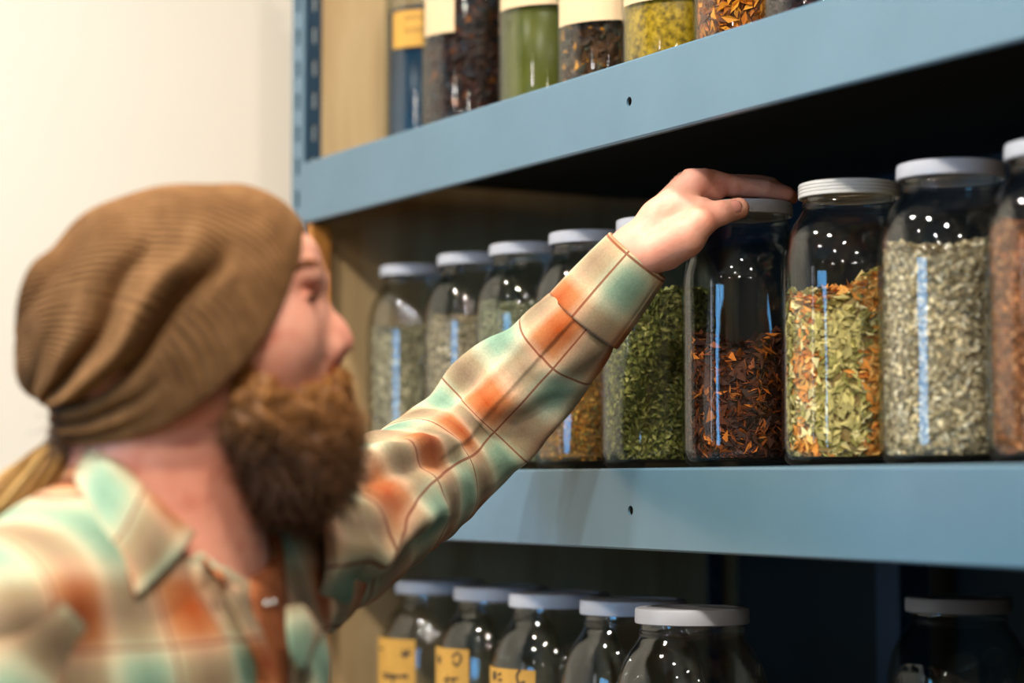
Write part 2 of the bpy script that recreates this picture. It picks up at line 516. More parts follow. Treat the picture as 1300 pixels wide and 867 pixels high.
def herb_fill(name, R, z_lo, z_hi, palette, size, aspect, count, top_noise=0.012, mat=None, dark=0.45, curl=0.3, clump=0.0, tilt=0.5, slope=(0, 0)):
    """the contents of one jar: a rough core and the flakes pressed against the glass"""
    pal = np.array([lin(*c)[:3] for c, wt in palette]); wts = np.array([wt for c, wt in palette], float); wts /= wts.sum()
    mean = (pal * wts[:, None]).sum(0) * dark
    nz, na = 30, 48
    zz = np.linspace(z_lo, z_hi, nz); aa = np.arange(na) * 2 * PI / na
    rr = (R - 0.004) - 0.0015 * rng.random((nz, na)); rr[0] *= 0.9
    def topz(a, r): return top_noise * (np.sin(2 * a + z_lo * 50) * .5 + np.sin(3.0 * a + 1.3) * .35) * (r / R) + slope[0] * np.cos(a) * r + slope[1] * np.sin(a) * r
    Z = zz[:, None] + ((zz - z_lo) / (z_hi - z_lo))[:, None] * topz(aa, R)[None]
    V = np.stack([rr * np.cos(aa), rr * np.sin(aa), Z], -1).reshape(-1, 3)
    i = np.arange(nz - 1)[:, None] * na; j = np.arange(na)[None]; j2 = (j + 1) % na
    F = np.stack([i + j, i + j2, i + na + j2, i + na + j], -1).reshape(-1, 4)
    V = np.vstack([V, [[0, 0, z_lo], [0, 0, z_hi + 0.004]]]); c0 = len(V) - 2
    jj = np.arange(na); capb = np.stack([jj, np.full(na, c0), np.full(na, c0), (jj + 1) % na], -1)
    T = np.concatenate([F[:, [0, 1, 2]], F[:, [0, 2, 3]], np.stack([np.full(na, c0), (jj + 1) % na, jj], -1),
                        np.stack([np.full(na, c0 + 1), (nz - 1) * na + jj, (nz - 1) * na + (jj + 1) % na], -1)], 0)
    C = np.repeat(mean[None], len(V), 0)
    n1 = int(count * 0.84); n2 = count - n1
    a = rng.uniform(0, 2 * PI, n1); h = rng.uniform(0, 1, n1); z = z_lo + h * (z_hi - z_lo + topz(a, R))
    rad = R - 0.0008 - rng.uniform(0, 0.0035, n1)
    edge = np.clip((z - 0.004 - (z_lo - 0.004)) / 0.014, 0, 1); rad = rad * (0.90 + 0.10 * np.sqrt(edge))
    p1 = np.stack([rad * np.cos(a), rad * np.sin(a), z], -1); m1 = np.stack([np.cos(a), np.sin(a), 0 * a], -1)
    a2 = rng.uniform(0, 2 * PI, n2); r2 = R * np.sqrt(rng.uniform(0, 0.95, n2)) * .97
    p2 = np.stack([r2 * np.cos(a2), r2 * np.sin(a2), z_hi + topz(a2, r2) + rng.uniform(0, 0.006, n2)], -1); m2 = np.tile([0, 0, 1.0], (n2, 1))
    pts = np.vstack([p1, p2]); nr = np.vstack([m1, m2])
    if clump:
        ph = np.sin(pts[:, 0] * clump * 1.3 + 1) + np.sin(pts[:, 1] * clump * 1.1 + 2) + np.sin(pts[:, 2] * clump + .5) + rng.normal(size=len(pts)) * .7
        q = np.clip((np.argsort(np.argsort(ph)) + .5) / len(ph), 0, 1); ci = np.searchsorted(np.cumsum(wts), q).clip(0, len(wts) - 1)
    else:
        ci = rng.choice(len(pal), len(pts), p=wts)
    cols = pal[ci] * rng.uniform(0.55, 1.2, (len(pts), 1))
    FV, FF, FC = leaf_cloud(pts, nr, size, aspect, cols, curl, tilt, R - 0.0003)
    FV[:, 2] = np.maximum(FV[:, 2], z_lo + 0.0002)
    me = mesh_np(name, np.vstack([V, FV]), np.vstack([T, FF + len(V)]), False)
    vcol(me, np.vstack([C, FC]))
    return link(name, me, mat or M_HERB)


half = jar_proto('glass_jar', RJ, HJ, M_LID, False)
YJ = 0.102
lefts = [482, 555, 621, 697, 783, 888, 1016, 1142, 1281]


def jar_x(uL, Y, r):
    u = uL
    for _ in range(20):
        Z, X = on_plane(u, Y); u = uL + r * FPX / Z
    return X


mid_x = [jar_x(u, YJ, RJ * 0.735) for u in lefts]
GREY = [((190, 176, 136), 3), ((226, 208, 168), 3), ((104, 98, 66), 3), ((140, 124, 88), 2)]
mids = [
    ('glass jar of grey-green herb beside the plywood end of the middle shelf', 'grey-green dried herb in the jar beside the plywood end', GREY, .158, .0050, .5, 7500, 0, 0.5),
    ('glass jar of pale beige herb, second from the plywood end, in front of the nose', 'pale beige dried herb in the second jar from the plywood end',
     [((222, 198, 158), 4), ((178, 156, 114), 2), ((104, 92, 62), 3), ((224, 210, 178), 1)], .160, .0050, .5, 7500, 0, 0.5),
    ('glass jar of mottled sage herb, third from the plywood end, partly behind the sleeve', 'mottled sage dried herb in the third jar from the plywood end',
     [((152, 154, 112), 3), ((198, 190, 148), 2), ((98, 102, 68), 2)], .166, .0050, .5, 7500, 0, 0.5),
    ('glass jar of golden brown flowers behind the raised plaid forearm', 'golden brown dried flowers in the jar behind the forearm',
     [((196, 130, 40), 3), ((150, 92, 30), 3), ((120, 104, 44), 2), ((216, 160, 70), 1)], .120, .0055, .35, 5200, 0, 0.6),
    ('glass jar packed with green leaf beside the cuff and the held jar', 'crumbled green leaf packed in the jar beside the cuff',
     [((150, 148, 72), 3), ((116, 120, 52), 3), ((184, 176, 104), 2), ((76, 82, 36), 2)], .158, .0066, .45, 8000, 0, 0.6),
    ('glass jar of dark red-brown petals with the hand resting on its lid', 'dark red-brown and orange petals in the jar under the hand',
     [((84, 40, 18), 4), ((50, 24, 14), 4), ((150, 74, 22), 2), ((200, 112, 34), 1)], .103, .0125, .20, 3600, 0, 0.7),
    ('glass jar of green leaf mixed with orange flowers, right of the held jar', 'green leaf mixed with orange flowers in the jar beside the held one',
     [((212, 194, 122), 3), ((160, 150, 80), 3), ((238, 220, 160), 2), ((232, 150, 64), 3), ((244, 182, 98), 2)], .143, .0100, .5, 5200, 45, 0.6),
    ('glass jar of pale grey-green flakes between the orange flower jar and the rust jar', 'pale grey-green flakes in the jar between orange flowers and rust bark',
     [((236, 214, 172), 4), ((204, 184, 142), 3), ((140, 122, 88), 3), ((248, 234, 204), 2)], .163, .0058, .45, 9000, 0, 0.6),
    ('glass jar of rust brown bark cut off by the right edge of the photo', 'rust brown bark in the jar cut off by the right edge',
     [((196, 122, 72), 4), ((146, 88, 50), 3), ((216, 156, 104), 2), ((90, 56, 36), 1)], .168, .0066, .35, 7000, 0, 0.6),
]
HELD = None
for i, (x, m) in enumerate(zip(mid_x, mids)):
    j = half if i == 0 else jar_proto('glass_jar', RJ, HJ, M_LIDW, True) if i == 6 else copy_thing(half)
    j.location = (x, YJ, ZM + 0.0004); j.rotation_euler = (0, 0, 0.7 * i)
    tag(j, m[0], 'jar', 'herb jars on the middle shelf')
    top_n = .02 if i == 5 else (.016 if i == 6 else .006)
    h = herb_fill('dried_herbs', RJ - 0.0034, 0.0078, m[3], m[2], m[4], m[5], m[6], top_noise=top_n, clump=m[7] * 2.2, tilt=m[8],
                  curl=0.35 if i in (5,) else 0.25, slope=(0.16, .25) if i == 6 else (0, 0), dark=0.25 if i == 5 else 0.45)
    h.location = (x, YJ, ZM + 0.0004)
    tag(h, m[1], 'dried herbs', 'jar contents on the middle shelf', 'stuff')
    if i == 5: HELD = (x, YJ, ZM + HJ)


# labels wrapped round a jar: a curved sheet on the glass
def wrap_label(R, a0, a1, z0, z1, mat, parent, n=24):
    bm = bmesh.new(); r0, r1 = R + 0.0003, R + 0.0007
    A = np.linspace(a0, a1, n)
    rows = []
    for a in A:
        c, s = math.cos(a), math.sin(a)
        rows.append([bm.verts.new((r * c, r * s, z)) for r, z in ((r0, z0), (r1, z0), (r1, z1), (r0, z1))])
    for p, q in zip(rows[:-1], rows[1:]):
        for k in range(4):
            bm.faces.new((p[k], p[(k + 1) % 4], q[(k + 1) % 4], q[k]))
    bm.faces.new(rows[0]); bm.faces.new(list(reversed(rows[-1])))
    return bm_obj('label', bm, mat, parent, smooth=False)


def writing(R, strokes, parent, wd=0.0011):
    """handwritten ink strokes lying on the label; each stroke a list of (angle, z)"""
    bm = bmesh.new()
    for st in strokes:
        st = np.asarray(st, float)
        P = cr(st, 8 * len(st)) if len(st) > 2 else np.linspace(st[0], st[-1], 8)
        prev = None
        for i, (a, z) in enumerate(P):
            d = P[min(i + 1, len(P) - 1)] - P[max(i - 1, 0)]; d = np.array([d[0] * R, d[1]]); d /= np.linalg.norm(d) + 1e-9
            nx, nz = -d[1] * wd / 2, d[0] * wd / 2
            cur = []
            for sg in (-1, 1):
                aa, zz = a + sg * nx / R, z + sg * nz
                for rr in (R + 0.0006, R + 0.0011):
                    cur.append(bm.verts.new((rr * math.cos(aa), rr * math.sin(aa), zz)))
            if prev:
                for f in ((0, 1, 1, 0), (1, 3, 3, 1), (3, 2, 2, 3), (2, 0, 0, 2)):
                    bm.faces.new((prev[f[0]], prev[f[1]], cur[f[2]], cur[f[3]]))
            prev = cur
    return bm_obj('handwriting', bm, M_INK, parent)


def cam_angle(x, y): return math.atan2(CAM.y - y, CAM.x - x)


# ---- upper shelf
def liquid(name, R, z_hi, stops, scale, detail=3, rough=0.3):
    n = N('infusion')
    v = n.obj()
    f = n.noise(scale, detail, v, 0.6)
    n.set(n.ramp(f, stops), rough, 0, 0.15)
    prof = [(0, 0.0075), (R * .88, 0.0075), (R * .97, 0.012), (R, 0.02), (R, z_hi), (R * .5, z_hi - 0.0006), (0, z_hi - 0.0006)]
    return lathe(name, prof, n.m, None, 48)


up_specs = [
    # body left edge, Y, contents, label(angle span from the sight line, z0,z1,material)
    (487, 0.125, 'blue', (-0.95, 1.0, 0.108, 0.145, 'kraft'), 'glass jar of deep blue liquid with kraft label, upper shelf, plywood end', 'deep blue liquid in the jar at the plywood end'),
    (535, 0.096, 'dark', (-1.2, -0.38, 0.108, 0.16, 'cream'), 'glass jar of dark brown root infusion with cream label beside the blue liquid jar', 'dark brown roots steeping in the jar beside the blue liquid'),
    (632, 0.100, 'olive', (-1.2, 0.15, 0.106, 0.162, 'cream'), 'glass jar of olive green oil between two dark brown infusion jars', 'olive green oil in the jar between the dark infusions'),
    (707, 0.100, 'brown', (-1.2, 0.35, 0.068, 0.16, 'cream'), 'glass jar of brown and orange petals with cream label between olive and golden jars', 'brown and orange petals steeping between olive and golden jars'),
    (790, 0.100, 'gold', (-1.2, 0.3, 0.066, 0.162, 'cream'), 'glass jar of speckled golden oil on the upper shelf', 'speckled golden oil in the upper shelf jar'),
    (882, 0.100, 'orange', None, 'glass jar of orange flower slices beside the golden oil jar', 'orange flower slices steeping in the upper shelf jar'),
    (972, 0.100, 'plum', None, 'glass jar of dark plum infusion, last jar showing on the upper shelf', 'dark plum coloured infusion, last on the upper shelf'),
]
for k, (uL, Y, kind, lab, jl, cl) in enumerate(up_specs):
    X = jar_x(uL, Y, RJ)
    j = copy_thing(half)
    j.location = (X, Y, ZU + 0.0004); j.rotation_euler = (0, 0, 0)
    tag(j, jl, 'jar', 'infusion jars on the upper shelf')
    Rc = RJ - 0.0031
    if kind == 'blue': c = liquid('blue_liquid', Rc, .150, [(0.35, lin(6, 34, 54)), (0.7, lin(12, 58, 84))], 8)
    elif kind == 'olive': c = liquid('olive_oil', Rc, .175, [(0.3, lin(58, 62, 14)), (0.7, lin(92, 92, 26))], 14)
    elif kind == 'gold': c = liquid('golden_oil', Rc, .175, [(0.34, lin(92, 72, 10)), (0.5, lin(150, 118, 12)), (0.66, lin(182, 146, 36))], 160)
    elif kind == 'dark': c = herb_fill('steeped_roots', Rc, .0078, .170, [((64, 34, 26), 5), ((40, 26, 24), 4), ((130, 74, 34), 1), ((34, 40, 50), 2)], .016, .5, 2200, mat=M_WET, dark=.5)
    elif kind == 'brown': c = herb_fill('steeped_petals', Rc, .0078, .170, [((84, 52, 24), 4), ((52, 34, 20), 4), ((196, 130, 40), 1), ((60, 56, 40), 2)], .012, .5, 2600, mat=M_WET, dark=.5)
    elif kind == 'orange': c = herb_fill('steeped_flowers', Rc, .0078, .170, [((186, 98, 10), 4), ((206, 128, 24), 2), ((112, 54, 10), 3)], .014, .4, 2600, mat=M_WET, dark=.5)
    else: c = herb_fill('steeped_berries', Rc, .0078, .170, [((60, 36, 36), 4), ((40, 24, 28), 4)], .012, .6, 2200, mat=M_WET, dark=.5)
    c.location = (X, Y, ZU + 0.0004)
    if kind == 'blue': j.scale.z = c.scale.z = 1.13
    tag(c, cl, 'infusion', 'jar contents on the upper shelf', 'stuff')
    if lab:
        a = cam_angle(X, Y)
        # screen left is the negative turn seen from the camera
        lo, hi, z0, z1, mt = lab
        lb = wrap_label(RJ, a + lo, a + hi, z0, z1, M_KRAFT if mt == 'kraft' else M_CREAM, j)
        if mt == 'kraft':
            st = []
            for row, zz in enumerate((.136, .123)):
                for q in range(9 - row):
                    a0 = a - .6 + q * .14
                    st.append([(a0, zz), (a0 + .035, zz + .004), (a0 + .06, zz - .001), (a0 + .1, zz + .003)])
            writing(RJ, st, lb, 0.0007)

# ---- lower shelf: bigger jars
RG, HG = 0.0685, 0.262
big = jar_proto('storage_jar', RG, HG, M_LID, False)
low = [(502, 2.49, True, 'large glass jar with kraft label nearest the plywood end, lower shelf'),
       (576, 2.345, True, 'large glass jar with kraft label, second from the plywood end on the lower shelf'),
       (646, 2.215, True, 'large glass jar with kraft label, third from the plywood end on the lower shelf'),
       (736, 2.09, False, 'large unlabelled glass jar just behind the front jar of the lower shelf'),
       (806, 1.955, False, 'large clear glass jar showing whole, nearest the dark gap on the lower shelf')]
rl = RG * 0.735
zl_top = CAM.z - 0.1087
low_xy = []
for (uL, Z, lab, txt) in low:
    Zc = Z
    p = S(uL, 740, Zc); p[0] += rl
    wpt = to_world(p); low_xy.append((wpt[0], wpt[1]))
_dark = S(1150, 757, 2.13); _dark[0] += rl; dk = to_world(_dark)
_dark2 = S(1312, 757, 2.02); _dark2[0] += rl; dk2 = to_world(_dark2)
ZLB = zl_top - HG
assert abs(ZLB - ZL) < 0.01
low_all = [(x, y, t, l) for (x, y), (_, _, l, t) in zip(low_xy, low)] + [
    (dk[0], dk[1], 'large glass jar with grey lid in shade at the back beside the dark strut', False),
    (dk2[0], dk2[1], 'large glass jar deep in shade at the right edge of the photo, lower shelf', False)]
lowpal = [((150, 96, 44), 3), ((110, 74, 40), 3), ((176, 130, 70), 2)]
strokesets = [
    lambda a: [[(a + .20, .178), (a + .30, .170)], [(a + .22, .169), (a + .33, .179)], [(a + .16, .172), (a + .36, .174)], [(a - .30, .150), (a + .32, .148)], [(a - .28, .146), (a + .05, .147), (a + .30, .151)], [(a - .02, .150), (a + .0, .138)], [(a - .5, .176), (a - .3, .177)]],
    lambda a: [[(a + .02, .176), (a + .12, .181), (a + .2, .176), (a + .12, .168), (a + .03, .172)], [(a - .45, .17), (a - .40, .176), (a - .36, .168), (a - .3, .175)], [(a - .2, .152), (a + .15, .155)], [(a - .18, .145), (a + .17, .148)], [(a - .1, .157), (a - .12, .138)], [(a + .04, .156), (a + .05, .137)]],
    lambda a: [[(a + .26, .182), (a + .2, .176), (a + .24, .169), (a + .34, .171)], [(a - .4, .178), (a - .36, .170), (a - .3, .178), (a - .28, .170)], [(a - .22, .175), (a - .12, .177)], [(a - .2, .170), (a - .1, .171)], [(a - .25, .150), (a - .05, .158), (a + .18, .152), (a + .1, .142)], [(a - .5, .16), (a - .42, .15), (a - .48, .142)]]]
group_l = 'large jars on the lower shelf'
for i, (x, y, txt, lab) in enumerate(low_all):
    j = big if i == 0 else copy_thing(big)
    j.location = (x, y, ZL + 0.0004)
    tag(j, txt, 'jar', group_l)
# labels after the copies, so only their own jar carries them
jars_low = [o for o in COL.objects if o.name.startswith('storage_jar')]
for i, (x, y, txt, lab) in enumerate(low_all):
    j = jars_low[i]
    if lab:
        a = cam_angle(x, y)
        lo, hi = ((-1.7, -0.40), (-1.7, -0.50), (-1.7, -0.34))[i]
        z0, z1 = ((0.138, 0.200), (0.140, 0.200), (0.134, 0.190))[i]
        lb = wrap_label(RG, a + lo, a + hi, z0, z1, M_KRAFT, j)
        st = strokesets[i](a - 0.84)
        st = [[(p[0] + 0.0, p[1] + (.011, .015, .008)[i]) for p in s] for s in st]
        writing(RG, st, lb, 0.0024)
    names = ['beside the plywood end', 'second from the plywood end', 'third from the plywood end', 'behind the front jar', 'of the front clear jar', 'of the shaded back jar', 'at the shaded right edge']
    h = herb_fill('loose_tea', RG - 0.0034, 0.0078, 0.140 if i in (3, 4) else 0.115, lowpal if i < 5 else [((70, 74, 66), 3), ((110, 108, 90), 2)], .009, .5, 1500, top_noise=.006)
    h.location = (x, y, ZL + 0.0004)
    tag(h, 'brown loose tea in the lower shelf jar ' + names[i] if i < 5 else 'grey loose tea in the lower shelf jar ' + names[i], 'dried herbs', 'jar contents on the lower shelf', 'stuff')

# ------------------------------------------------------------------ the person
# built in a level frame (right, up, forward from the camera's place), then set down in the room
BASE = np.array((-0.275, -CAM.z, 1.50))
RZ = math.atan2(RGT.y, RGT.x)          # turns (right, forward, up) into the room


def loc(P):
    """(right, up, forward) -> the person's own axes: x right, y forward, z up"""
    P = np.asarray(P, float) - BASE
    return np.stack([P[..., 0], P[..., 2], P[..., 1]], -1)


person = empty('person', to_world(BASE), RZ)
tag(person, 'bearded person in brown knit beanie and plaid shirt reaching for a jar lid', 'person')


def pobj(name, V, F, mat, parent=None, smooth=True):
    F = np.asarray(F)[:, ::-1]      # the axis swap mirrors the faces
    return link(name, mesh_np(name, loc(V), F, smooth), mat, parent or person)


# --- distance fields on a stretched grid
class Field:
    def __init__(s, ax, ay, az):
        s.ax, s.ay, s.az = [np.asarray(a, np.float32) for a in (ax, ay, az)]
        s.F = np.full((len(ax), len(ay), len(az)), 9.0, np.float32)

    def block(s, lo, hi):
        sl = []
        for a, l, h in zip((s.ax, s.ay, s.az), lo, hi):
            i0 = max(0, np.searchsorted(a, l) - 1); i1 = min(len(a), np.searchsorted(a, h) + 1)
            sl.append(slice(i0, max(i1, i0 + 1)))
        sl = tuple(sl)
        X, Y, Z = np.meshgrid(s.ax[sl[0]], s.ay[sl[1]], s.az[sl[2]], indexing='ij', sparse=True)
        return sl, X, Y, Z

    def put(s, sl, d, k, op='u'):
        f = s.F[sl]
        if op == 'u':
            if k <= 0: s.F[sl] = np.minimum(f, d)
            else:
                h = np.maximum(k - np.abs(f - d), 0) / k
                s.F[sl] = np.minimum(f, d) - h * h * k * 0.25
        else:
            d = -d; h = np.maximum(k - np.abs(f - d), 0) / max(k, 1e-6)
            s.F[sl] = np.maximum(f, d) + h * h * k * 0.25

    def cone(s, a, b, r1, r2, k=0.01, op='u'):
        """capsule whose radius runs from r1 to r2"""
        a = np.asarray(a, float); b = np.asarray(b, float); m = max(r1, r2) + 0.05 + k
        sl, X, Y, Z = s.block(np.minimum(a, b) - m, np.maximum(a, b) + m)
        ba = b - a; L2 = max(ba @ ba, 1e-12)
        h = np.clip(((X - a[0]) * ba[0] + (Y - a[1]) * ba[1] + (Z - a[2]) * ba[2]) / L2, 0, 1)
        d = np.sqrt((X - a[0] - ba[0] * h) ** 2 + (Y - a[1] - ba[1] * h) ** 2 + (Z - a[2] - ba[2] * h) ** 2) - (r1 + (r2 - r1) * h)
        s.put(sl, d, k, op)

    def ell(s, c, r, R=None, k=0.02, op='u'):
        """ellipsoid with radii r along the rows of R"""
        c = np.asarray(c, float); r = np.asarray(r, float); m = r.max() + 0.05 + k
        sl, X, Y, Z = s.block(c - m, c + m)
        R = np.eye(3) if R is None else np.asarray(R, float)
        q = [(X - c[0]) * R[i][0] + (Y - c[1]) * R[i][1] + (Z - c[2]) * R[i][2] for i in range(3)]
        k0 = np.sqrt(sum((q[i] / r[i]) ** 2 for i in range(3))); k1 = np.sqrt(sum((q[i] / r[i] ** 2) ** 2 for i in range(3)))
        s.put(sl, k0 * (k0 - 1) / np.maximum(k1, 1e-6), k, op)

    def mesh(s):
        """naive surface nets"""
        F = s.F; Sg = F < 0
        n = F.shape
        c = np.zeros((n[0] - 1, n[1] - 1, n[2] - 1), np.uint8)
        for dx in (0, 1):
            for dy in (0, 1):
                for dz in (0, 1):
                    c += Sg[dx:n[0] - 1 + dx, dy:n[1] - 1 + dy, dz:n[2] - 1 + dz]
        act = (c > 0) & (c < 8)
        I = np.argwhere(act); idx = np.full(c.shape, -1, np.int32); idx[act] = np.arange(len(I))
        axs = (s.ax, s.ay, s.az)
        acc = np.zeros((len(I), 3)); cnt = np.zeros(len(I))
        for d in range(3):
            o1, o2 = [q for q in range(3) if q != d]
            for p in (0, 1):
                for q in (0, 1):
                    A = I.copy(); A[:, o1] += p; A[:, o2] += q; B = A.copy(); B[:, d] += 1
                    fa = F[tuple(A.T)]; fb = F[tuple(B.T)]; m = (fa < 0) != (fb < 0)
                    t = np.where(m, fa / np.where(m, fa - fb, 1), 0)
                    pos = np.stack([axs[e][A[:, e]] for e in range(3)], 1).astype(float)
                    pos[:, d] += t * (axs[d][np.minimum(B[:, d], n[d] - 1)] - axs[d][A[:, d]])
                    acc[m] += pos[m]; cnt[m] += 1
        V = acc / np.maximum(cnt, 1)[:, None]
        Q = []
        for d in range(3):
            o1, o2 = [(1, 2), (2, 0), (0, 1)][d]
            lo = [slice(None)] * 3; hi = [slice(None)] * 3; lo[d] = slice(0, -1); hi[d] = slice(1, None)
            ch = Sg[tuple(lo)] != Sg[tuple(hi)]
            E = np.argwhere(ch)
            ok = (E[:, o1] > 0) & (E[:, o2] > 0) & (E[:, o1] < n[o1] - 1) & (E[:, o2] < n[o2] - 1); E = E[ok]
            ins = Sg[tuple(E.T)]
            def g(p, q):
                A = E.copy(); A[:, o1] -= p; A[:, o2] -= q; return idx[tuple(A.T)]
            quad = np.stack([g(1, 1), g(0, 1), g(0, 0), g(1, 0)], 1)
            quad[~ins] = quad[~ins][:, ::-1]
            Q.append(quad)
        return V, np.concatenate(Q)


def axis(lo, hi, coarse, zones):
    """grid lines from lo to hi: step `coarse`, finer inside the zones (lo, hi, step), easing between"""
    out = [lo]; x = lo
    while x < hi:
        st = coarse
        for zl, zh, zs in zones:
            dist = max(zl - x, x - zh, 0); st = min(st, zs + dist * 0.18)
        x += st; out.append(x)
    return np.array(out)


def smooth_mesh(V, F, it=2, lam=0.5):
    n = len(V); a = F; e = np.concatenate([a[:, [i, (i + 1) % a.shape[1]]] for i in range(a.shape[1])])
    for _ in range(it):
        acc = np.zeros_like(V); cnt = np.zeros(n)
        for i, j in ((0, 1), (1, 0)):
            for q in range(3): acc[:, q] += np.bincount(e[:, i], V[e[:, j], q], n)
            cnt += np.bincount(e[:, i], minlength=n)
        V = V + lam * (acc / np.maximum(cnt, 1)[:, None] - V)
    return V


def vnormals(V, F):
    fn = np.cross(V[F[:, 2]] - V[F[:, 0]], V[F[:, 3]] - V[F[:, 1]])
    nn = np.zeros_like(V)
    for k in range(4):
        for q in range(3): nn[:, q] += np.bincount(F[:, k], fn[:, q], len(V))
    return nn / (np.linalg.norm(nn, axis=1, keepdims=True) + 1e-12)


# --- skeleton points
HZ = 1.50                                    # depth of the head's middle plane
def H(u, v, dz=0.0): 
    p = S(u, v, HZ); p[2] += dz; return p
px = HZ / FPX
NECK = S(205, 690, 1.50)
LSH = np.array((-0.165, -0.060, 1.655)); RSH = np.array((-0.322, -0.088, 1.352))
WAX = (LSH - RSH) / np.linalg.norm(LSH - RSH); UAX = np.array((0, 1.0, 0))
WAX = np.array((WAX[0], 0, WAX[2])); WAX /= np.linalg.norm(WAX)
FAX = np.array((WAX[2], 0, -WAX[0]))         # the way the chest faces
TC = np.array((-0.262, 0, 1.50))
def T(w_, u_, f_): return TC + WAX * w_ + UAX * u_ + FAX * f_
TR = np.stack([WAX, UAX, FAX])
DZ = 0.047
ELB = S(545, 612, 1.945)
WR = S(806, 326, 1.862 + DZ - 0.012)
RELB = RSH + np.array((-0.03, -0.30, -0.045)); RWR = RELB + np.array((0.13, -0.22, 0.02))

# --- body: one continuous skin
ax_ = axis(-0.56, 0.29, 0.014, [(-0.20, -0.095, 0.0016), (0.095, 0.255, 0.0014)])
ay_ = axis(-1.56, 0.27, 0.014, [(0.05, 0.155, 0.0018), (0.155, 0.272, 0.0014)])
az_ = axis(1.18, 2.10, 0.014, [(1.425, 1.52, 0.0020), (1.845, 1.985, 0.0015)])
B = Field(ax_, ay_, az_)
tilt = math.radians(14)
HF = np.array((math.cos(tilt), math.sin(tilt), 0)); HU = np.array((-math.sin(tilt), math.cos(tilt), 0)); HL = np.array((0, 0, 1.0))
HR = np.stack([HF, HU, HL])
# skull, face, jaw, neck
B.ell(H(228, 402), (0.094, 0.081, 0.071), HR, 0.0)
B.ell(H(318, 400), (0.047, 0.058, 0.056), HR, 0.02)
B.ell(H(345, 455), (0.036, 0.060, 0.054), HR, 0.025)
B.cone(H(255, 500, -0.045), H(372, 548, -0.016), 0.016, 0.017, 0.02)
B.cone(H(255, 500, 0.045), H(372, 548, 0.016), 0.016, 0.017, 0.02)
B.ell(H(385, 550), (0.02, 0.022, 0.024), HR, 0.02)
B.cone(H(200, 500), H(200, 700) + np.array((0, 0, 0)), 0.060, 0.064, 0.03)
B.cone(H(262, 560), H(258, 715), 0.034, 0.034, 0.03)
for sg in (-1, 1):     # neck muscle from behind the ear to the collar bone
    B.cone(H(175, 500, sg * 0.055), H(262, 712, sg * 0.018), 0.014, 0.011, 0.02)
# forehead and brow
B.cone(H(376, 325, -0.016), H(376, 325, 0.016), 0.012, 0.012, 0.025)
for sg in (-1, 1):
    B.cone(H(401, 358, sg * 0.005), H(394, 353, sg * 0.026), 0.0072, 0.0068, 0.009)
    B.cone(H(394, 353, sg * 0.026), H(370, 364, sg * 0.043), 0.0068, 0.0055, 0.010)
# eye hollows
for sg in (-1, 1):
    B.ell(H(394, 388, sg * 0.031), (0.0105, 0.0085, 0.014), HR, 0.010, 's')
# nose
B.cone(H(392, 380), H(424, 420), 0.0054, 0.0078, 0.008)
B.cone(H(424, 420), H(435, 434), 0.0078, 0.0074, 0.008)
B.cone(H(382, 390), H(403, 440), 0.009, 0.0165, 0.012)
B.ell(H(412, 462), (0.010, 0.006, 0.012), HR, 0.008)
for sg in (-1, 1):
    B.ell(H(417, 448, sg * 0.0118), (0.0105, 0.0080, 0.0062), HR, 0.006)
    B.ell(H(428, 455.5, sg * 0.0068), (0.0072, 0.0036, 0.0036), HR, 0.003, 's')
    B.ell(H(404, 446, sg * 0.0205), (0.004, 0.010, 0.003), HR, 0.006, 's')
# cheeks and lids
for sg in (-1, 1):
    B.ell(H(356, 436, sg * 0.041), (0.026, 0.022, 0.017), HR, 0.022)
    B.ell(H(379, 392, sg * 0.031), (0.0118, 0.0118, 0.0118), HR, 0.004)
    c = H(379, 392, sg * 0.031)
    for q in range(6):     # upper and lower lid rims
        a0, a1 = -1.0 + q * 2 / 6, -1.0 + (q + 1) * 2 / 6
        for side, h0 in ((1, 0.0034), (-1, -0.0040)):
            f = lambda a: c + HF * 0.0122 * math.cos(a) + HL * (0.0125 * math.sin(a)) + HU * (h0 * math.cos(a * 1.35))
            B.cone(f(a0), f(a1), 0.0019, 0.0019, 0.003)
    # slit where the eye shows
    B.ell(c + HF * 0.0125, (0.0045, 0.0030, 0.0100), HR, 0.0015, 's')
# lips, ears
B.cone(H(424, 500, -0.016), H(424, 500, 0.016), 0.007, 0.007, 0.008)
B.cone(H(420, 512, -0.014), H(420, 512, 0.014), 0.008, 0.008, 0.008)
for sg in (-1, 1):
    B.ell(H(222, 440, sg * 0.068), (0.018, 0.030, 0.007), HR, 0.008)
# trunk
B.ell(T(0, -0.20, -0.005), (0.155, 0.20, 0.098), TR, 0.03)
B.ell(T(0, -0.42, 0.0), (0.140, 0.22, 0.092), TR, 0.06)
B.ell(T(0, -0.62, -0.005), (0.160, 0.13, 0.105), TR, 0.06)
B.cone(NECK + FAX * -0.01 + UAX * -0.035, LSH, 0.050, 0.046, 0.04)
B.cone(NECK + FAX * -0.01 + UAX * -0.045, RSH, 0.046, 0.044, 0.04)
# arms
EL2 = S(550, 600, 1.93); MID = S(680, 478, 1.938)
B.cone(LSH, EL2, 0.040, 0.028, 0.01)
B.cone(EL2, MID, 0.028, 0.025, 0.01)
B.cone(MID, S(762, 378, 1.90), 0.025, 0.019, 0.01)
B.cone(RSH, RELB, 0.044, 0.036, 0.02); B.cone(RELB, RWR, 0.036, 0.024, 0.02)
B.ell(RWR + np.array((0.05, -0.045, 0.0)), (0.035, 0.04, 0.022), None, 0.02)
for q in range(5):
    p = RWR + np.array((0.075 - q * 0.004, -0.055, -0.028 + q * 0.014))
    B.cone(p, p + np.array((0.012, -0.05 if q else -0.02, -0.02 if q == 0 else 0)), 0.009, 0.007, 0.006)
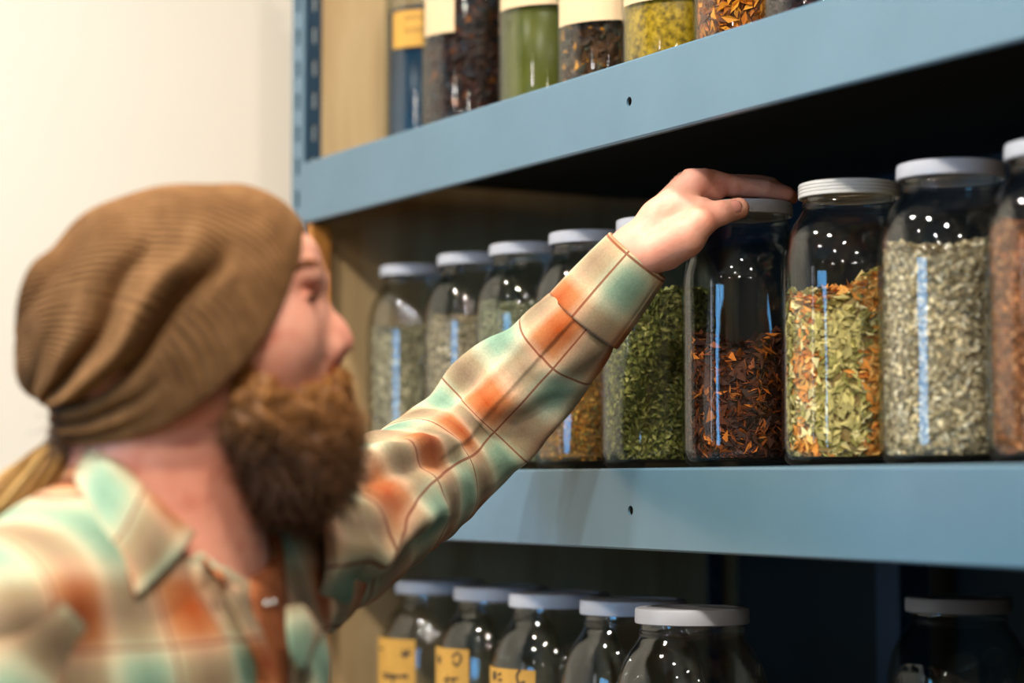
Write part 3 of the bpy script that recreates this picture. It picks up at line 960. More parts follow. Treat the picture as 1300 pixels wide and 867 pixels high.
# legs
for sg in (-1, 1):
    hip = T(sg * 0.085, -0.68, 0); kn = T(sg * 0.095, -1.05, 0.015); an = T(sg * 0.10, -1.46, -0.01)
    B.cone(hip, kn, 0.082, 0.056, 0.04); B.cone(kn, an, 0.055, 0.038, 0.03)
    B.cone(an + UAX * -0.03, an + FAX * 0.15 + UAX * -0.045, 0.03, 0.024, 0.02)
# left hand, thumb towards the camera, fingers over the lid
def G(u, v, Z): return S(u, v, Z + DZ)
B.cone(S(762, 378, 1.90), G(800, 318, 1.850), 0.021, 0.0165, 0.02)
B.cone(S(765, 385, 1.91), G(815, 332, 1.872), 0.021, 0.0165, 0.02)
B.cone(G(800, 318, 1.850), G(838, 280, 1.850), 0.0175, 0.0165, 0.014)
B.cone(G(815, 332, 1.872), G(848, 300, 1.862), 0.0165, 0.0165, 0.014)
MC = [((836, 276, 1.850), (886, 226, 1.853)), ((838, 274, 1.868), (884, 222, 1.874)), ((838, 280, 1.886), (876, 227, 1.894)), ((834, 288, 1.898), (866, 238, 1.913))]
for (a, b), r in zip(MC, (0.0128, 0.0128, 0.012, 0.011)):
    B.cone(G(*a), G(*b), 0.0150, r * 0.92, 0.010)
    B.cone(G(*b), G(b[0] + 1, b[1] - 0.5, b[2]), r * 0.90, r * 0.90, 0.008)      # knuckle
B.cone(G(850, 292, 1.860), G(866, 262, 1.885), 0.016, 0.014, 0.014)               # palm
# thumb with the ball of the hand
B.cone(G(826, 322, 1.838), G(868, 303, 1.826), 0.0175, 0.0150, 0.012)
B.cone(G(850, 325, 1.842), G(876, 300, 1.832), 0.0100, 0.0110, 0.012)
B.cone(G(868, 301, 1.826), G(888, 283, 1.822), 0.0145, 0.0118, 0.010)
B.cone(G(888, 283, 1.822), G(916, 270, 1.824), 0.0118, 0.0098, 0.006)
B.cone(G(916, 270, 1.824), G(938, 264.5, 1.832), 0.0100, 0.0092, 0.004)
B.cone(G(868, 262, 1.842), G(892, 264, 1.834), 0.011, 0.0095, 0.010)
B.cone(G(884, 242, 1.852), G(912, 243, 1.858), 0.0085, 0.0075, 0.008)               # web
# fingers: four separate chains lying on the lid
FG = [[(886, 226, 1.853), (930, 236, 1.862), (972, 239.5, 1.866), (1000, 243.5, 1.870)],
      [(884, 222, 1.874), (934, 226, 1.886), (977, 236.5, 1.892), (1004, 242.0, 1.895)],
      [(876, 227, 1.894), (924, 229, 1.908), (962, 238.0, 1.914), (988, 242.5, 1.917)],
      [(866, 238, 1.913), (904, 236, 1.928), (932, 240.0, 1.934), (954, 243.5, 1.937)]]
lid_top = ZM + HJ - CAM.z
NAILS = []
for ch, r in zip(FG, ((.0108, .0096, .0078, .0066), (.0110, .0092, .0080, .0068), (.0104, .0088, .0076, .0065), (.0094, .0078, .0068, .0058))):
    P = [G(*c) for c in ch]
    P[3][1] = lid_top + r[3] + 0.0002; P[2][1] = max(P[2][1], lid_top + r[2] + 0.0008)
    for i in range(3): B.cone(P[i], P[i + 1], r[i], r[i + 1], 0.0025 if i else 0.004)
    NAILS.append((P[2], P[3], r[3]))
V, F = B.mesh(); V = smooth_mesh(V, F, 2, 0.5)
print('body', V.shape)


def skin_mat():
    n = N('fair_ruddy_skin')
    v = n.obj()
    c = n.ramp(n.noise(38, 4, v), [(0.3, lin(218, 148, 122)), (0.55, lin(228, 164, 138)), (0.75, lin(210, 132, 108))])
    a = n.n.new('ShaderNodeAttribute'); a.attribute_name = 'Col'
    c = n.mix(1.0, c, a.outputs['Color'], 'MULTIPLY')
    n.set(c, 0.5, 0, 0.35)
    n.bsdf.inputs['Subsurface Weight'].default_value = 0.12
    n.bsdf.inputs['Subsurface Radius'].default_value = (0.012, 0.004, 0.002)
    n.bsdf.inputs['Subsurface Scale'].default_value = 0.5
    n.bump(n.noise(260, 3, v), 0.25, 0.001)
    return n.m


M_SKIN = skin_mat()
body = pobj('body', V, F, M_SKIN)
skin_tree = BVHTree.FromPolygons([tuple(x) for x in V], [tuple(int(i) for i in f) for f in F])
# ruddier nose, cheek, neck, knuckles; darker red at nostril, thumb web and lids
tint = np.ones((len(V), 3))
def blush(c, r, col):
    d = np.exp(-((V - np.asarray(c)) ** 2).sum(1) / r ** 2)[:, None]
    global tint
    tint = tint * (1 - d) + np.array(col) * d * tint
blush(H(436, 434), 0.012, (1.0, .78, .76)); blush(H(425, 456, -0.008), 0.007, (.85, .5, .45))
blush(H(360, 440, -.05), 0.03, (1.0, .93, .92))
blush(H(250, 620, -.04), 0.05, (1.0, .82, .78))
for ch in FG[:2]:
    blush(G(*ch[1]), 0.010, (.98, .80, .76)); blush(G(*ch[3]), .012, (1, .78, .72))
blush(G(902, 277, 1.815), .010, (1, .86, .82)); blush(G(890, 240, 1.845), 0.008, (.85, .7, .66))
blush(H(392, 385, -.034), 0.012, (.86, .66, .62))
vcol(body.data, tint)

# eyes, lashes, thumb nail
M_EYE = plain('eye_white', lin(214, 200, 192), 0.2, var=0.02)
M_IRIS = plain('grey_iris', lin(70, 72, 70), 0.15)
M_LASH = plain('lash_hair', lin(72, 46, 32), 0.7)
for sg in (-1, 1):
    c = H(379, 392, sg * 0.031)
    a = np.linspace(0, PI, 17); b = np.linspace(0, 2 * PI, 25)[:-1]
    r = 0.0121
    VV = np.array([c + r * (HF * math.cos(p) + HU * math.sin(p) * math.cos(q) + HL * math.sin(p) * math.sin(q)) for p in a for q in b])
    FF = np.array([[i * 24 + j, i * 24 + (j + 1) % 24, (i + 1) * 24 + (j + 1) % 24, (i + 1) * 24 + j] for i in range(16) for j in range(24)])
    e = pobj('eye', VV, FF, M_EYE)
    m = 0.45
    VV = np.array([c + (r + 0.0004) * (HF * math.cos(p * m / PI) + HU * math.sin(p * m / PI) * math.cos(q) + HL * math.sin(p * m / PI) * math.sin(q)) for p in a for q in b])
    pobj('iris', VV, FF, M_IRIS, e)


def strands(name, roots, dirs, length, mat, parent, r0=0.00035, segs=6, curl=0.004, freq=9.0, gravity=0.0, cols=None, lens=None, bend=None):
    """many thin tapering hairs as one mesh of three-sided tubes"""
    n = len(roots)
    L = (length * rng.uniform(0.55, 1.2, n) if lens is None else lens)[:, None]
    t = np.linspace(0, 1, segs + 1)
    d = dirs / np.linalg.norm(dirs, axis=1, keepdims=True)
    ph = rng.uniform(0, 6.28, (n, 2)); fr = freq * rng.uniform(0.6, 1.4, (n, 1))
    s1 = np.cross(d, rng.normal(size=(n, 3))); s1 /= np.linalg.norm(s1, axis=1, keepdims=True); s2 = np.cross(d, s1)
    P = []
    for q in t:
        p = roots + d * L * q + np.array((0, -1.0, 0)) * gravity * L * q * q
        if bend is not None: p = p + bend * (L * q * q)
        p = p + (s1 * (np.sin(fr * q + ph[:, :1]) - np.sin(ph[:, :1])) + s2 * (np.cos(fr * q * .9 + ph[:, 1:]) - np.cos(ph[:, 1:]))) * curl * min(1, q * 2)
        P.append(p)
    P = np.stack(P, 1)
    V = np.zeros((n, segs + 1, 3, 3))
    for i in range(segs + 1):
        rr = r0 * (1 - 0.75 * t[i])
        for k in range(3):
            V[:, i, k] = P[:, i] + (s1 * math.cos(k * 2.094) + s2 * math.sin(k * 2.094)) * rr
    base = (np.arange(n) * (segs + 1) * 3)[:, None, None, None]
    i = np.arange(segs)[None, :, None, None]; k = np.arange(3)[None, None, :, None]
    Fq = base + np.concatenate([i * 3 + k, i * 3 + (k + 1) % 3, (i + 1) * 3 + (k + 1) % 3, (i + 1) * 3 + k], -1)
    V = V.reshape(-1, 3); Fq = Fq.reshape(-1, 4)
    C = np.repeat(cols, (segs + 1) * 3, 0) if cols is not None else None
    return V, Fq, C


M_HAIR = attr_mat('hair_strand', 0.45, 0.35)


def sample(V, F, n):
    A = np.linalg.norm(np.cross(V[F[:, 1]] - V[F[:, 0]], V[F[:, 2]] - V[F[:, 0]]), axis=1) + 1e-12
    f = rng.choice(len(F), n, p=A / A.sum()); a, b = rng.random((2, n, 1))
    q = V[F[f]]; p = (q[:, 0] * (1 - a) + q[:, 1] * a) * (1 - b) + (q[:, 3] * (1 - a) + q[:, 2] * a) * b
    nn = np.cross(q[:, 2] - q[:, 0], q[:, 3] - q[:, 1]); nn /= np.linalg.norm(nn, axis=1, keepdims=True) + 1e-12
    return p, nn


# --- beard: a dense mass and the curling hairs that stand out of it
BZ = Field(axis(-0.235, -0.085, 0.0025, []), axis(-0.07, 0.115, 0.0025, []), axis(1.40, 1.60, 0.0025, []))
BZ.ell(H(376, 548), (0.035, 0.040, 0.050), None, 0.0)
BZ.ell(H(396, 572), (0.026, 0.028, 0.038), None, 0.02)
BZ.ell(H(362, 585), (0.022, 0.026, 0.036), None, 0.02)
BZ.ell(H(412, 530), (0.018, 0.024, 0.030), None, 0.02)
for sg in (-1, 1):
    BZ.cone(H(326, 462, sg * 0.060), H(338, 530, sg * 0.052), 0.005, 0.015, 0.015)
    BZ.cone(H(338, 540, sg * 0.048), H(370, 582, sg * 0.036), 0.019, 0.021, 0.02)
    BZ.cone(H(342, 512, sg * 0.056), H(395, 518, sg * 0.036), 0.008, 0.011, 0.02)
    BZ.cone(H(432, 484, sg * 0.003), H(416, 500, sg * 0.028), 0.0075, 0.0085, 0.006)
BV, BF = BZ.mesh(); BV = smooth_mesh(BV, BF, 3)
bn = vnormals(BV, BF)
lump = np.sin(BV[:, 0] * 190 + 2 * np.sin(BV[:, 1] * 160)) * np.sin(BV[:, 2] * 210 + np.sin(BV[:, 0] * 150) * 2 + 1) + .5 * np.sin(BV[:, 1] * 330 + BV[:, 0] * 200) * np.sin(BV[:, 2] * 300)
BV = BV + bn * (lump * 0.0034 - 0.002)[:, None]
BV = BV + bn * (0.0022 * np.sin(BV[:, 0] * 520 + 3 * np.sin(BV[:, 1] * 240)) * np.sin(BV[:, 1] * 430 + BV[:, 2] * 380))[:, None]


def beard_col(P, n, var=.35):
    """ginger at the cheek and moustache, dark brown below"""
    u = (P[:, 0] / P[:, 2]) * FPX + 650; h = P[:, 1]
    top = np.clip((h - 0.022) / 0.050, 0, 1)[:, None]
    edge = np.clip((P[:, 0] + 0.150) / 0.045, 0, 1)[:, None] * 0.35
    g = np.array(lin(184, 124, 62)[:3]); d = np.array(lin(82, 52, 28)[:3]); e = np.array(lin(140, 92, 46)[:3])
    c = d * (1 - top) + g * top; c = c * (1 - edge) + e * edge
    cl = np.sin(P[:, 0] * 610 + 3 * np.sin(P[:, 1] * 300)) * np.sin(P[:, 1] * 520 + P[:, 2] * 460)      # locks of lighter and darker hair
    return c * rng.uniform(1 - var, 1 + var, (n, 1)) * (1 + .38 * cl)[:, None]


beard_me = pobj('beard', BV, BF, M_HAIR)
vcol(beard_me.data, beard_col(BV, len(BV), .1) * 0.8)
p, nn = sample(BV, BF, 11000)
dirs = nn * 0.75 + np.array((0.12, -0.75, 0)) + rng.normal(size=p.shape) * 0.35
ln = 0.019 * rng.uniform(.5, 1.3, len(p)) * np.clip(1.15 - (p[:, 1] - 0.0) / 0.075, 0.26, 1.2)
SV, SF, SCc = strands('hairs', p - nn * 0.003, dirs, .02, None, None, 0.00050, 7, 0.0030, 8.0, 0.1, beard_col(p, len(p), .5), ln)
hm = pobj('beard_hair', SV, SF, M_HAIR, beard_me); vcol(hm.data, SCc)

# --- eyebrows and lashes
for sg in (-1, 1):
    q = rng.random(260)
    base = np.array([H(402 - 34 * t_, 350 - 8 * math.sin(t_ * 2.2) + 4 * t_, sg * (0.008 + 0.036 * t_)) for t_ in q]) + rng.normal(size=(260, 3)) * 0.0013
    out = np.tile(HF * 1.0 + HL * 0.0, (260, 1)); base = np.array([np.array(skin_tree.find_nearest(Vector(b_ + HF * .012 + HL * sg * .004))[0]) for b_ in base])
    SV, SF, SCc = strands('e', base, np.tile(HL * sg * 1.0 - HF * 0.30 + HU * .35, (260, 1)) + rng.normal(size=(260, 3)) * .25, .008, None, None, 0.00028, 3, 0.0004, 3, 0, np.tile(lin(176, 118, 72)[:3], (260, 1)) * rng.uniform(.6, 1.2, (260, 1)))
    o = pobj('eyebrow', SV, SF, M_HAIR); vcol(o.data, SCc)
    c = H(379, 392, sg * 0.031); a = np.linspace(-0.95, 0.95, 60)
    base = np.array([c + HF * 0.0130 * math.cos(t_) + HL * 0.0130 * math.sin(t_) + HU * (0.0028 * math.cos(t_ * 1.35)) for t_ in a])
    dr = np.array([HF * math.cos(t_) + HL * math.sin(t_) - HU * .1 for t_ in a])
    SV, SF, SCc = strands('l', base, dr, .007, None, None, 0.00030, 3, 0.0002, 2, -0.3, np.tile(lin(120, 80, 54)[:3], (60, 1)))
    o = pobj('eyelash', SV, SF, M_HAIR); vcol(o.data, SCc)

# --- finger nails
M_NAIL = plain('nail', lin(218, 146, 128), 0.25, var=0.03)
def nail(c, along, up, L, W, name='thumb_nail'):
    along = along / np.linalg.norm(along); up = up - along * (up @ along); up /= np.linalg.norm(up); sd = np.cross(along, up)
    nu, nv = 9, 7; VV = []; 
    for i in range(nu):
        for j in range(nv):
            s = -1 + 2 * i / (nu - 1); t_ = -1 + 2 * j / (nv - 1)
            wd = W * (1 - 0.18 * max(0, s) ** 3 - 0.22 * max(0, -s) ** 3)
            VV.append(c + along * s * L + sd * t_ * wd + up * (-(t_ ** 2) * W * 0.42 - s * s * L * .08))
    VV = np.array(VV); n0 = len(VV)
    VV = np.vstack([VV, VV - up * 0.0008])
    FF = []
    for i in range(nu - 1):
        for j in range(nv - 1):
            a_ = i * nv + j; FF.append([a_, a_ + 1, a_ + nv + 1, a_ + nv]); FF.append([n0 + a_, n0 + a_ + nv, n0 + a_ + nv + 1, n0 + a_ + 1])
    ring = [j for j in range(nv)] + [i * nv + nv - 1 for i in range(1, nu)] + [(nu - 1) * nv + j for j in range(nv - 2, -1, -1)] + [i * nv for i in range(nu - 2, 0, -1)]
    for a_, b_ in zip(ring, ring[1:] + ring[:1]): FF.append([a_, n0 + a_, n0 + b_, b_])
    return pobj(name, VV, np.array(FF), M_NAIL)
def on_skin(c, up, lift):
    up = np.asarray(up, float); up = up / np.linalg.norm(up)
    h = skin_tree.ray_cast(Vector(np.asarray(c) + up * 0.04), Vector(-up))
    return np.array(h[0]) + up * lift
ta, tb = G(916, 270, 1.824), G(938, 264.5, 1.832)
nup = np.array((-0.06, 0.20, -1.0))
nail(on_skin(ta * .24 + tb * .76, nup, 0.0007), tb - ta, nup, 0.0070, 0.0062)
for a_, b_, r in NAILS:
    upn = np.array((0.1, 1.0, 0)); dd = b_ - a_
    nail(on_skin(a_ * .25 + b_ * .75, upn, 0.0006), dd, upn, 0.0055, 0.0046, 'finger_nail')


# --- beanie: ribbed knit drawn over the skull, folds of slack behind
def beanie():
    rows = [  # top point, bottom point (pixels of the head's middle plane), half width, sag of the near and far side
        (386, 322, 78, 564, .0775, 86), (387, 305, 75, 556, .0805, 84), (381, 284, 72, 546, .0840, 79), (358, 259, 71, 534, .0890, 72), (318, 243, 70, 522, .0930, 60),
        (275, 239, 67, 514, .0950, 46), (225, 241, 62, 510, .0945, 33), (178, 251, 57, 508, .0900, 21), (136, 269, 51, 505, .0820, 11),
        (98, 298, 45, 501, .0690, 4), (66, 332, 38, 493, .0530, 0), (43, 366, 32, 482, .0350, 0), (29, 398, 26, 464, .0170, 0), (22, 425, 22, 440, .0030, 0)]
    nt, na = 260, 900
    R = cr(rows, nt)
    t = np.linspace(0, 1, nt)[:, None]; a = (np.arange(na) * 2 * PI / na)[None]
    Tp = np.array([H(r[0], r[1]) for r in R]); Bp = np.array([H(r[2], r[3]) for r in R])
    C = (Tp + Bp) / 2; E = (Tp - Bp) / 2
    lenE = np.linalg.norm(E, axis=1, keepdims=True); e = E / np.maximum(lenE, 1e-6)
    perp = np.stack([e[:, 1], -e[:, 0], 0 * e[:, 0]], -1)      # down and forward
    ca, sa = np.cos(a), np.sin(a)
    se = lambda x, p_: np.sign(x) * np.abs(x) ** p_
    P = C[:, None] + E[:, None] * se(ca, .86)[..., None] + (R[:, 4][:, None] * se(sa, .80))[..., None] * np.array((0, 0, -1.0)) \
        + perp[:, None] * (R[:, 5][:, None] * px * sa ** 2)[..., None]
    # outward direction
    du = np.roll(P, -1, 1) - np.roll(P, 1, 1); dv = np.gradient(P, axis=0)
    nr = np.cross(du, dv); nr /= np.linalg.norm(nr, axis=2, keepdims=True) + 1e-9
    cen = P.mean((0, 1)); flip = np.sign(((P - cen) * nr).sum()); nr *= flip
    # knit ribs and slack folds (angle 0 = top, growing towards the camera side)
    ang = np.where(a > PI, a - 2 * PI, a)
    near = lambda c0, w_: np.exp(-((ang - c0) / w_) ** 2)
    d = 0.0021 * np.abs(np.cos(a * 53)) ** 0.7 * (1 - np.clip((t - .80) / .15, 0, 1)) * np.clip(t * 40, 0, 1)
    wob = 0.012 * np.sin(ang * 5) + 0.008 * np.sin(ang * 9 + 1)
    for side in (1, -1):
        an = ang * side
        win = lambda c0, w_: np.exp(-((an - c0) / w_) ** 4)
        fold = lambda tc, wd, A, c0, w_, sl: A * np.exp(-((t - tc - wob - sl * (an - c0)) / wd) ** 2) * win(c0, w_)
        d = d - fold(.290, .021, .0160, 1.95, .85, -.02) + fold(.355, .030, .0110, 1.90, .85, -.02) - fold(.430, .024, .0120, 2.0, .80, -.03) + fold(.50, .03, .0030, 2.0, .7, -.04)
        d = d - fold(.185, .018, .0080, 2.45, .55, -.02) + fold(.145, .018, .005, 2.5, .5, 0) - fold(.09, .015, .006, 2.6, .5, 0)
        d = d - fold(.68, .045, .0110, 1.05, .45, .10) + fold(.77, .04, .005, 1.1, .4, .1) - fold(.60, .03, .003, 2.3, .5, 0)
    d = d + 0.0016 * np.sin(t * 26 + ang * 1.7) * np.sin(ang * 3 + t * 5) * np.clip((t - .15) * 4, 0, 1)
    P = P + nr * d[..., None]
    # turned-in edge
    inner = P[0:1] - nr[0:1] * 0.003 ; inner2 = P[10:11] - nr[10:11] * 0.005
    lip = P[0:1] + (P[0:1] - P[1:2]) * .6 - nr[0:1] * 0.0012
    P = np.concatenate([inner2, inner, lip, P], 0)
    m = len(P)
    Vv = P.reshape(-1, 3)
    i = np.arange(m - 1)[:, None] * na; j = np.arange(na)[None]; j2 = (j + 1) % na
    Fq = np.stack([i + j, i + j2, i + na + j2, i + na + j], -1).reshape(-1, 4)
    if flip < 0: Fq = Fq[:, ::-1]
    Vv = np.vstack([Vv, P[-1].mean(0)[None]])
    cap = np.stack([(m - 1) * na + np.arange(na), (m - 1) * na + (np.arange(na) + 1) % na, np.full(na, len(Vv) - 1), np.full(na, len(Vv) - 1)], -1)
    uv = np.zeros((len(Vv), 2)); tt = np.concatenate([[0, 0, 0], np.linspace(0, 1, nt)])
    uv[:-1, 0] = np.repeat(tt * .30, na); uv[:-1, 1] = np.tile(np.arange(na) / na * .56, m)
    return Vv, Fq, uv


def knit_mat():
    n = N('brown_rib_knit')
    v = n.obj()
    f = n.noise(60, 5, v, 0.7)
    c = n.ramp(f, [(0.3, lin(94, 66, 40)), (0.5, lin(115, 82, 51)), (0.72, lin(134, 98, 64))])
    n.set(c, 0.95, 0, 0.1)
    n.bsdf.inputs['Sheen Weight'].default_value = 0.25
    n.bsdf.inputs['Sheen Roughness'].default_value = 0.6
    n.bsdf.inputs['Sheen Tint'].default_value = lin(190, 140, 96)
    n.bump(n.noise(700, 3, v), 0.6, 0.001)
    return n.m


Vv, Fq, uvk = beanie()
bo = pobj('beanie', Vv, Fq, knit_mat())


# --- ponytail
def ponytail():
    path = cr([S(120, 548, 1.50), S(92, 578, 1.49), S(55, 606, 1.475), S(10, 636, 1.455), S(-40, 668, 1.44), S(-80, 730, 1.43)], 40)
    n = 700
    a = rng.uniform(0, 2 * PI, n); r = np.sqrt(rng.random(n))
    tg = np.gradient(path, axis=0); tg /= np.linalg.norm(tg, axis=1, keepdims=True)
    s1 = np.cross(tg, (0, 0, 1.0)); s1 /= np.linalg.norm(s1, axis=1, keepdims=True); s2 = np.cross(tg, s1)
    prof = np.interp(np.linspace(0, 1, 40), [0, .12, .4, .7, 1], [.010, .0150, .0175, .0165, .006])
    tw = np.linspace(0, 2.6, 40)
    VV, FF = [], []
    P = path[None] + (s1[None] * np.cos(a[:, None] + tw[None])[..., None] + s2[None] * np.sin(a[:, None] + tw[None])[..., None]) * (prof[None] * r[:, None])[..., None]
    P += rng.normal(size=(n, 1, 3)) * .0006
    rr = 0.0011
    Vt = np.stack([P + (s1[None] * math.cos(k * 2.094) + s2[None] * math.sin(k * 2.094)) * rr for k in range(3)], 2)
    base = (np.arange(n) * 40 * 3)[:, None, None, None]; i = np.arange(39)[None, :, None, None]; k = np.arange(3)[None, None, :, None]
    Fq = base + np.concatenate([i * 3 + k, i * 3 + (k + 1) % 3, (i + 1) * 3 + (k + 1) % 3, (i + 1) * 3 + k], -1)
    pal = np.array([lin(168, 124, 62)[:3], lin(140, 98, 46)[:3], lin(190, 148, 84)[:3]])
    C = np.repeat(pal[rng.integers(0, 3, n)] * rng.uniform(.7, 1.15, (n, 1)), 120, 0)
    return Vt.reshape(-1, 3), Fq.reshape(-1, 4), C


pv, pf, pc = ponytail()
o = pobj('ponytail', pv, pf, M_HAIR); vcol(o.data, pc)
# short hair at the nape, under the hat
q = 900; ph = rng.uniform(0, 1, q)
roots = np.array([H(85 + 75 * x, 545 - 12 * x, 0) for x in ph]) + np.stack([0 * ph, rng.uniform(-.004, .016, q), rng.uniform(-.052, .052, q)], -1)
SV, SF, SCc = strands('n', roots, np.tile(np.array((-.25, -1.0, 0)), (q, 1)) + rng.normal(size=(q, 3)) * .25, .03, None, None, .0005, 5, .001, 4, 0, np.tile(lin(74, 50, 28)[:3], (q, 1)) * rng.uniform(.6, 1.3, (q, 1)))
o = pobj('nape_hair', SV, SF, M_HAIR); vcol(o.data, SCc)


# --- plaid cloth
def plaid_mat(name='shadow_plaid_flannel', P=0.092):
    n = N(name)
    a = n.n.new('ShaderNodeAttribute'); a.attribute_name = 'cloth_uv'
    sx = n.n.new('ShaderNodeSeparateXYZ'); n.l(a.outputs['Vector'], sx.inputs[0])
    wob = n.noise(9, 2, a.outputs['Vector'])
    cols = [(0.0, lin(128, 158, 134)), (0.12, lin(158, 182, 154)), (0.23, lin(232, 212, 174)), (0.34, lin(200, 134, 84)), (0.5, lin(170, 74, 14)), (0.66, lin(196, 128, 78)), (0.77, lin(234, 214, 178)), (0.88, lin(160, 184, 156)), (1.0, lin(128, 158, 134))]
    ch = []
    ln_ = []
    for k, off in ((0, 0.13), (1, 0.36)):
        f = n.math('FRACT', n.math('ADD', n.math('MULTIPLY', sx.outputs[k], 1.0 / P), off + 10.0))
        c = n.ramp(f, cols); ch.append(c)
        f2 = n.math('ADD', f, n.math('MULTIPLY', n.math('SUBTRACT', wob, .5), .01))
        ln_.append(n.math('LESS_THAN', n.math('ABSOLUTE', n.math('SUBTRACT', f2, 0.25)), 0.012))
    c = n.mix(0.5, ch[0], ch[1])
    m2 = n.mix(1.0, ch[0], ch[1], 'MULTIPLY')
    c = n.mix(0.15, c, m2)
    l_ = n.math('MAXIMUM', ln_[0], ln_[1])
    c = n.mix(n.math('MULTIPLY', l_, 0.8), c, lin(132, 58, 28))
    # weave
    wv = n.n.new('ShaderNodeTexWave'); wv.wave_type = 'BANDS'; wv.bands_direction = 'X'; wv.inputs['Scale'].default_value = 900; wv.inputs['Distortion'].default_value = 1.5
    n.l(a.outputs['Vector'], wv.inputs['Vector'])
    wv2 = n.n.new('ShaderNodeTexWave'); wv2.wave_type = 'BANDS'; wv2.bands_direction = 'Y'; wv2.inputs['Scale'].default_value = 900; wv2.inputs['Distortion'].default_value = 1.5
    n.l(a.outputs['Vector'], wv2.inputs['Vector'])
    wsum = n.math('ADD', wv.outputs['Fac'], wv2.outputs['Fac'])
    sh = n.ramp(n.math('MULTIPLY', wsum, .5), [(0.0, (.86,) * 3 + (1,)), (1.0, (1.04,) * 3 + (1,))])
    c = n.mix(1.0, c, sh, 'MULTIPLY')
    hz = n.ramp(n.noise(420, 4, a.outputs['Vector'], .7), [(0.3, (.82,) * 3 + (1,)), (0.7, (1.08,) * 3 + (1,))])
    c = n.mix(1.0, c, hz, 'MULTIPLY')
    n.set(c, 0.9, 0, 0.15)
    n.bsdf.inputs['Sheen Weight'].default_value = 0.06
    n.bump(wsum, 0.35, 0.0008)
    return n.m


M_PLAID = plaid_mat()


def tube(path, radii, n_s, n_a, disp=None, flat=None, uv_off=(0, 0), ends=True):
    """a swept sleeve: rings along a path; angle 0 faces the camera, growing upwards"""
    path = np.asarray(path, float)
    ctl = np.hstack([path, np.asarray(radii, float).reshape(len(path), -1)])
    Q = cr(ctl, n_s); P = Q[:, :3]; R = Q[:, 3]
    tg = np.gradient(P, axis=0); tg /= np.linalg.norm(tg, axis=1, keepdims=True)
    e0 = np.array((0, 0, -1.0))[None] - tg * (tg @ np.array((0, 0, -1.0)))[:, None]; e0 /= np.linalg.norm(e0, axis=1, keepdims=True)
    e1 = np.cross(tg, e0)
    up = np.sign((e1[:, 1]).sum()); e1 = e1 * up
    s = np.concatenate([[0], np.cumsum(np.linalg.norm(np.diff(P, axis=0), axis=1))])
    a = np.arange(n_a) * 2 * PI / n_a; an = np.where(a > PI, a - 2 * PI, a)
    rr = R[:, None] * np.ones((1, n_a))
    if flat is not None: rr = rr * (1 + flat * np.cos(2 * a)[None])
    if disp is not None: rr = rr + disp(s[:, None], an[None], s[-1])
    Vt = P[:, None] + e0[:, None] * (rr * np.cos(a)[None])[..., None] + e1[:, None] * (rr * np.sin(a)[None])[..., None]
    i = np.arange(n_s - 1)[:, None] * n_a; j = np.arange(n_a)[None]; j2 = (j + 1) % n_a
    Fq = np.stack([i + j, i + j2, i + n_a + j2, i + n_a + j], -1).reshape(-1, 4)
    if up > 0: Fq = Fq[:, ::-1]
    rm = R.mean()
    uv = np.stack([np.repeat(s + uv_off[0], n_a), np.tile(an * rm + uv_off[1], n_s)], -1)
    return Vt.reshape(-1, 3), Fq, uv


# shirt trunk
SH = Field(axis(-0.56, 0.02, 0.005, []), axis(-0.74, 0.10, 0.005, []), axis(1.20, 1.84, 0.005, []))
SH.ell(T(0, -0.215, 0.004), (0.178, 0.225, 0.122), TR, 0.0)
SH.ell(T(0, -0.46, 0.004), (0.165, 0.26, 0.118), TR, 0.06)
SH.ell(T(0, -0.64, 0.0), (0.185, 0.14, 0.128), TR, 0.06)
SH.cone(NECK + UAX * -0.030 + FAX * -0.012, LSH + UAX * 0.0, 0.058, 0.058, 0.04)
SH.cone(NECK + UAX * -0.035 + FAX * -0.012, RSH + UAX * -0.002, 0.058, 0.060, 0.04)
SH.cone(S(352, 690, 1.62), S(346, 815, 1.55), 0.034, 0.034, 0.03)
# open neck, running down the breast bone
SH.cone(H(205, 560), H(222, 690), 0.066, 0.064, 0.008, 's')
SH.cone(H(262, 640, -0.01), H(304, 722, -0.005), 0.038, 0.012, 0.012, 's')
# hem cut level
sl, X, Y, Z = SH.block((-1, -1, 0), (1, 1, 3))
SH.F[sl] = np.maximum(SH.F[sl], (-0.70 - Y) + 0 * X + 0 * Z)
SV_, SF_ = SH.mesh()
tree0 = BVHTree.FromPolygons([tuple(x) for x in SV_], [tuple(int(i) for i in f) for f in SF_])
def hit0(u, v): 
    h_ = tree0.ray_cast(Vector((0, 0, 0)), Vector(S(u, v, 1.0)).normalized()); return np.array(h_[0]) if h_[0] is not None else S(u, v, 1.45)
gap = [hit0(240 + .49 * (v - 690), v) for v in range(694, 960, 22)]
for a_, b_ in zip(gap[:-1], gap[1:]): SH.cone(a_, b_, 0.0085, 0.0085, 0.004, 's')      # the shirt hangs open along the placket
SV_, SF_ = SH.mesh(); SV_ = smooth_mesh(SV_, SF_, 3)
nr = vnormals(SV_, SF_)
q = (SV_ - TC) @ TR.T                      # (across, up, front)
fold = 0.0045 * np.sin(q[:, 0] * 62 + q[:, 1] * 18 + 1.5 * np.sin(q[:, 1] * 22)) * np.exp(-((q[:, 1] + .24) / .16) ** 2)
fold += 0.003 * np.sin(q[:, 0] * 30 - q[:, 1] * 70 + 2)
keep = np.clip((np.linalg.norm(SV_ - H(230, 690), axis=1) - .06) / .06, 0, 1)
SV_ = SV_ + nr * (fold * keep)[:, None]
uv_t = np.stack([q[:, 0] * 1.0 + 0.25 * q[:, 2], q[:, 1]], -1)
back = np.abs(nr @ WAX) > .75
uv_t[:, 0] = np.where(np.abs(nr @ WAX) > .75, q[:, 2] + .11, q[:, 0] * 1.05)

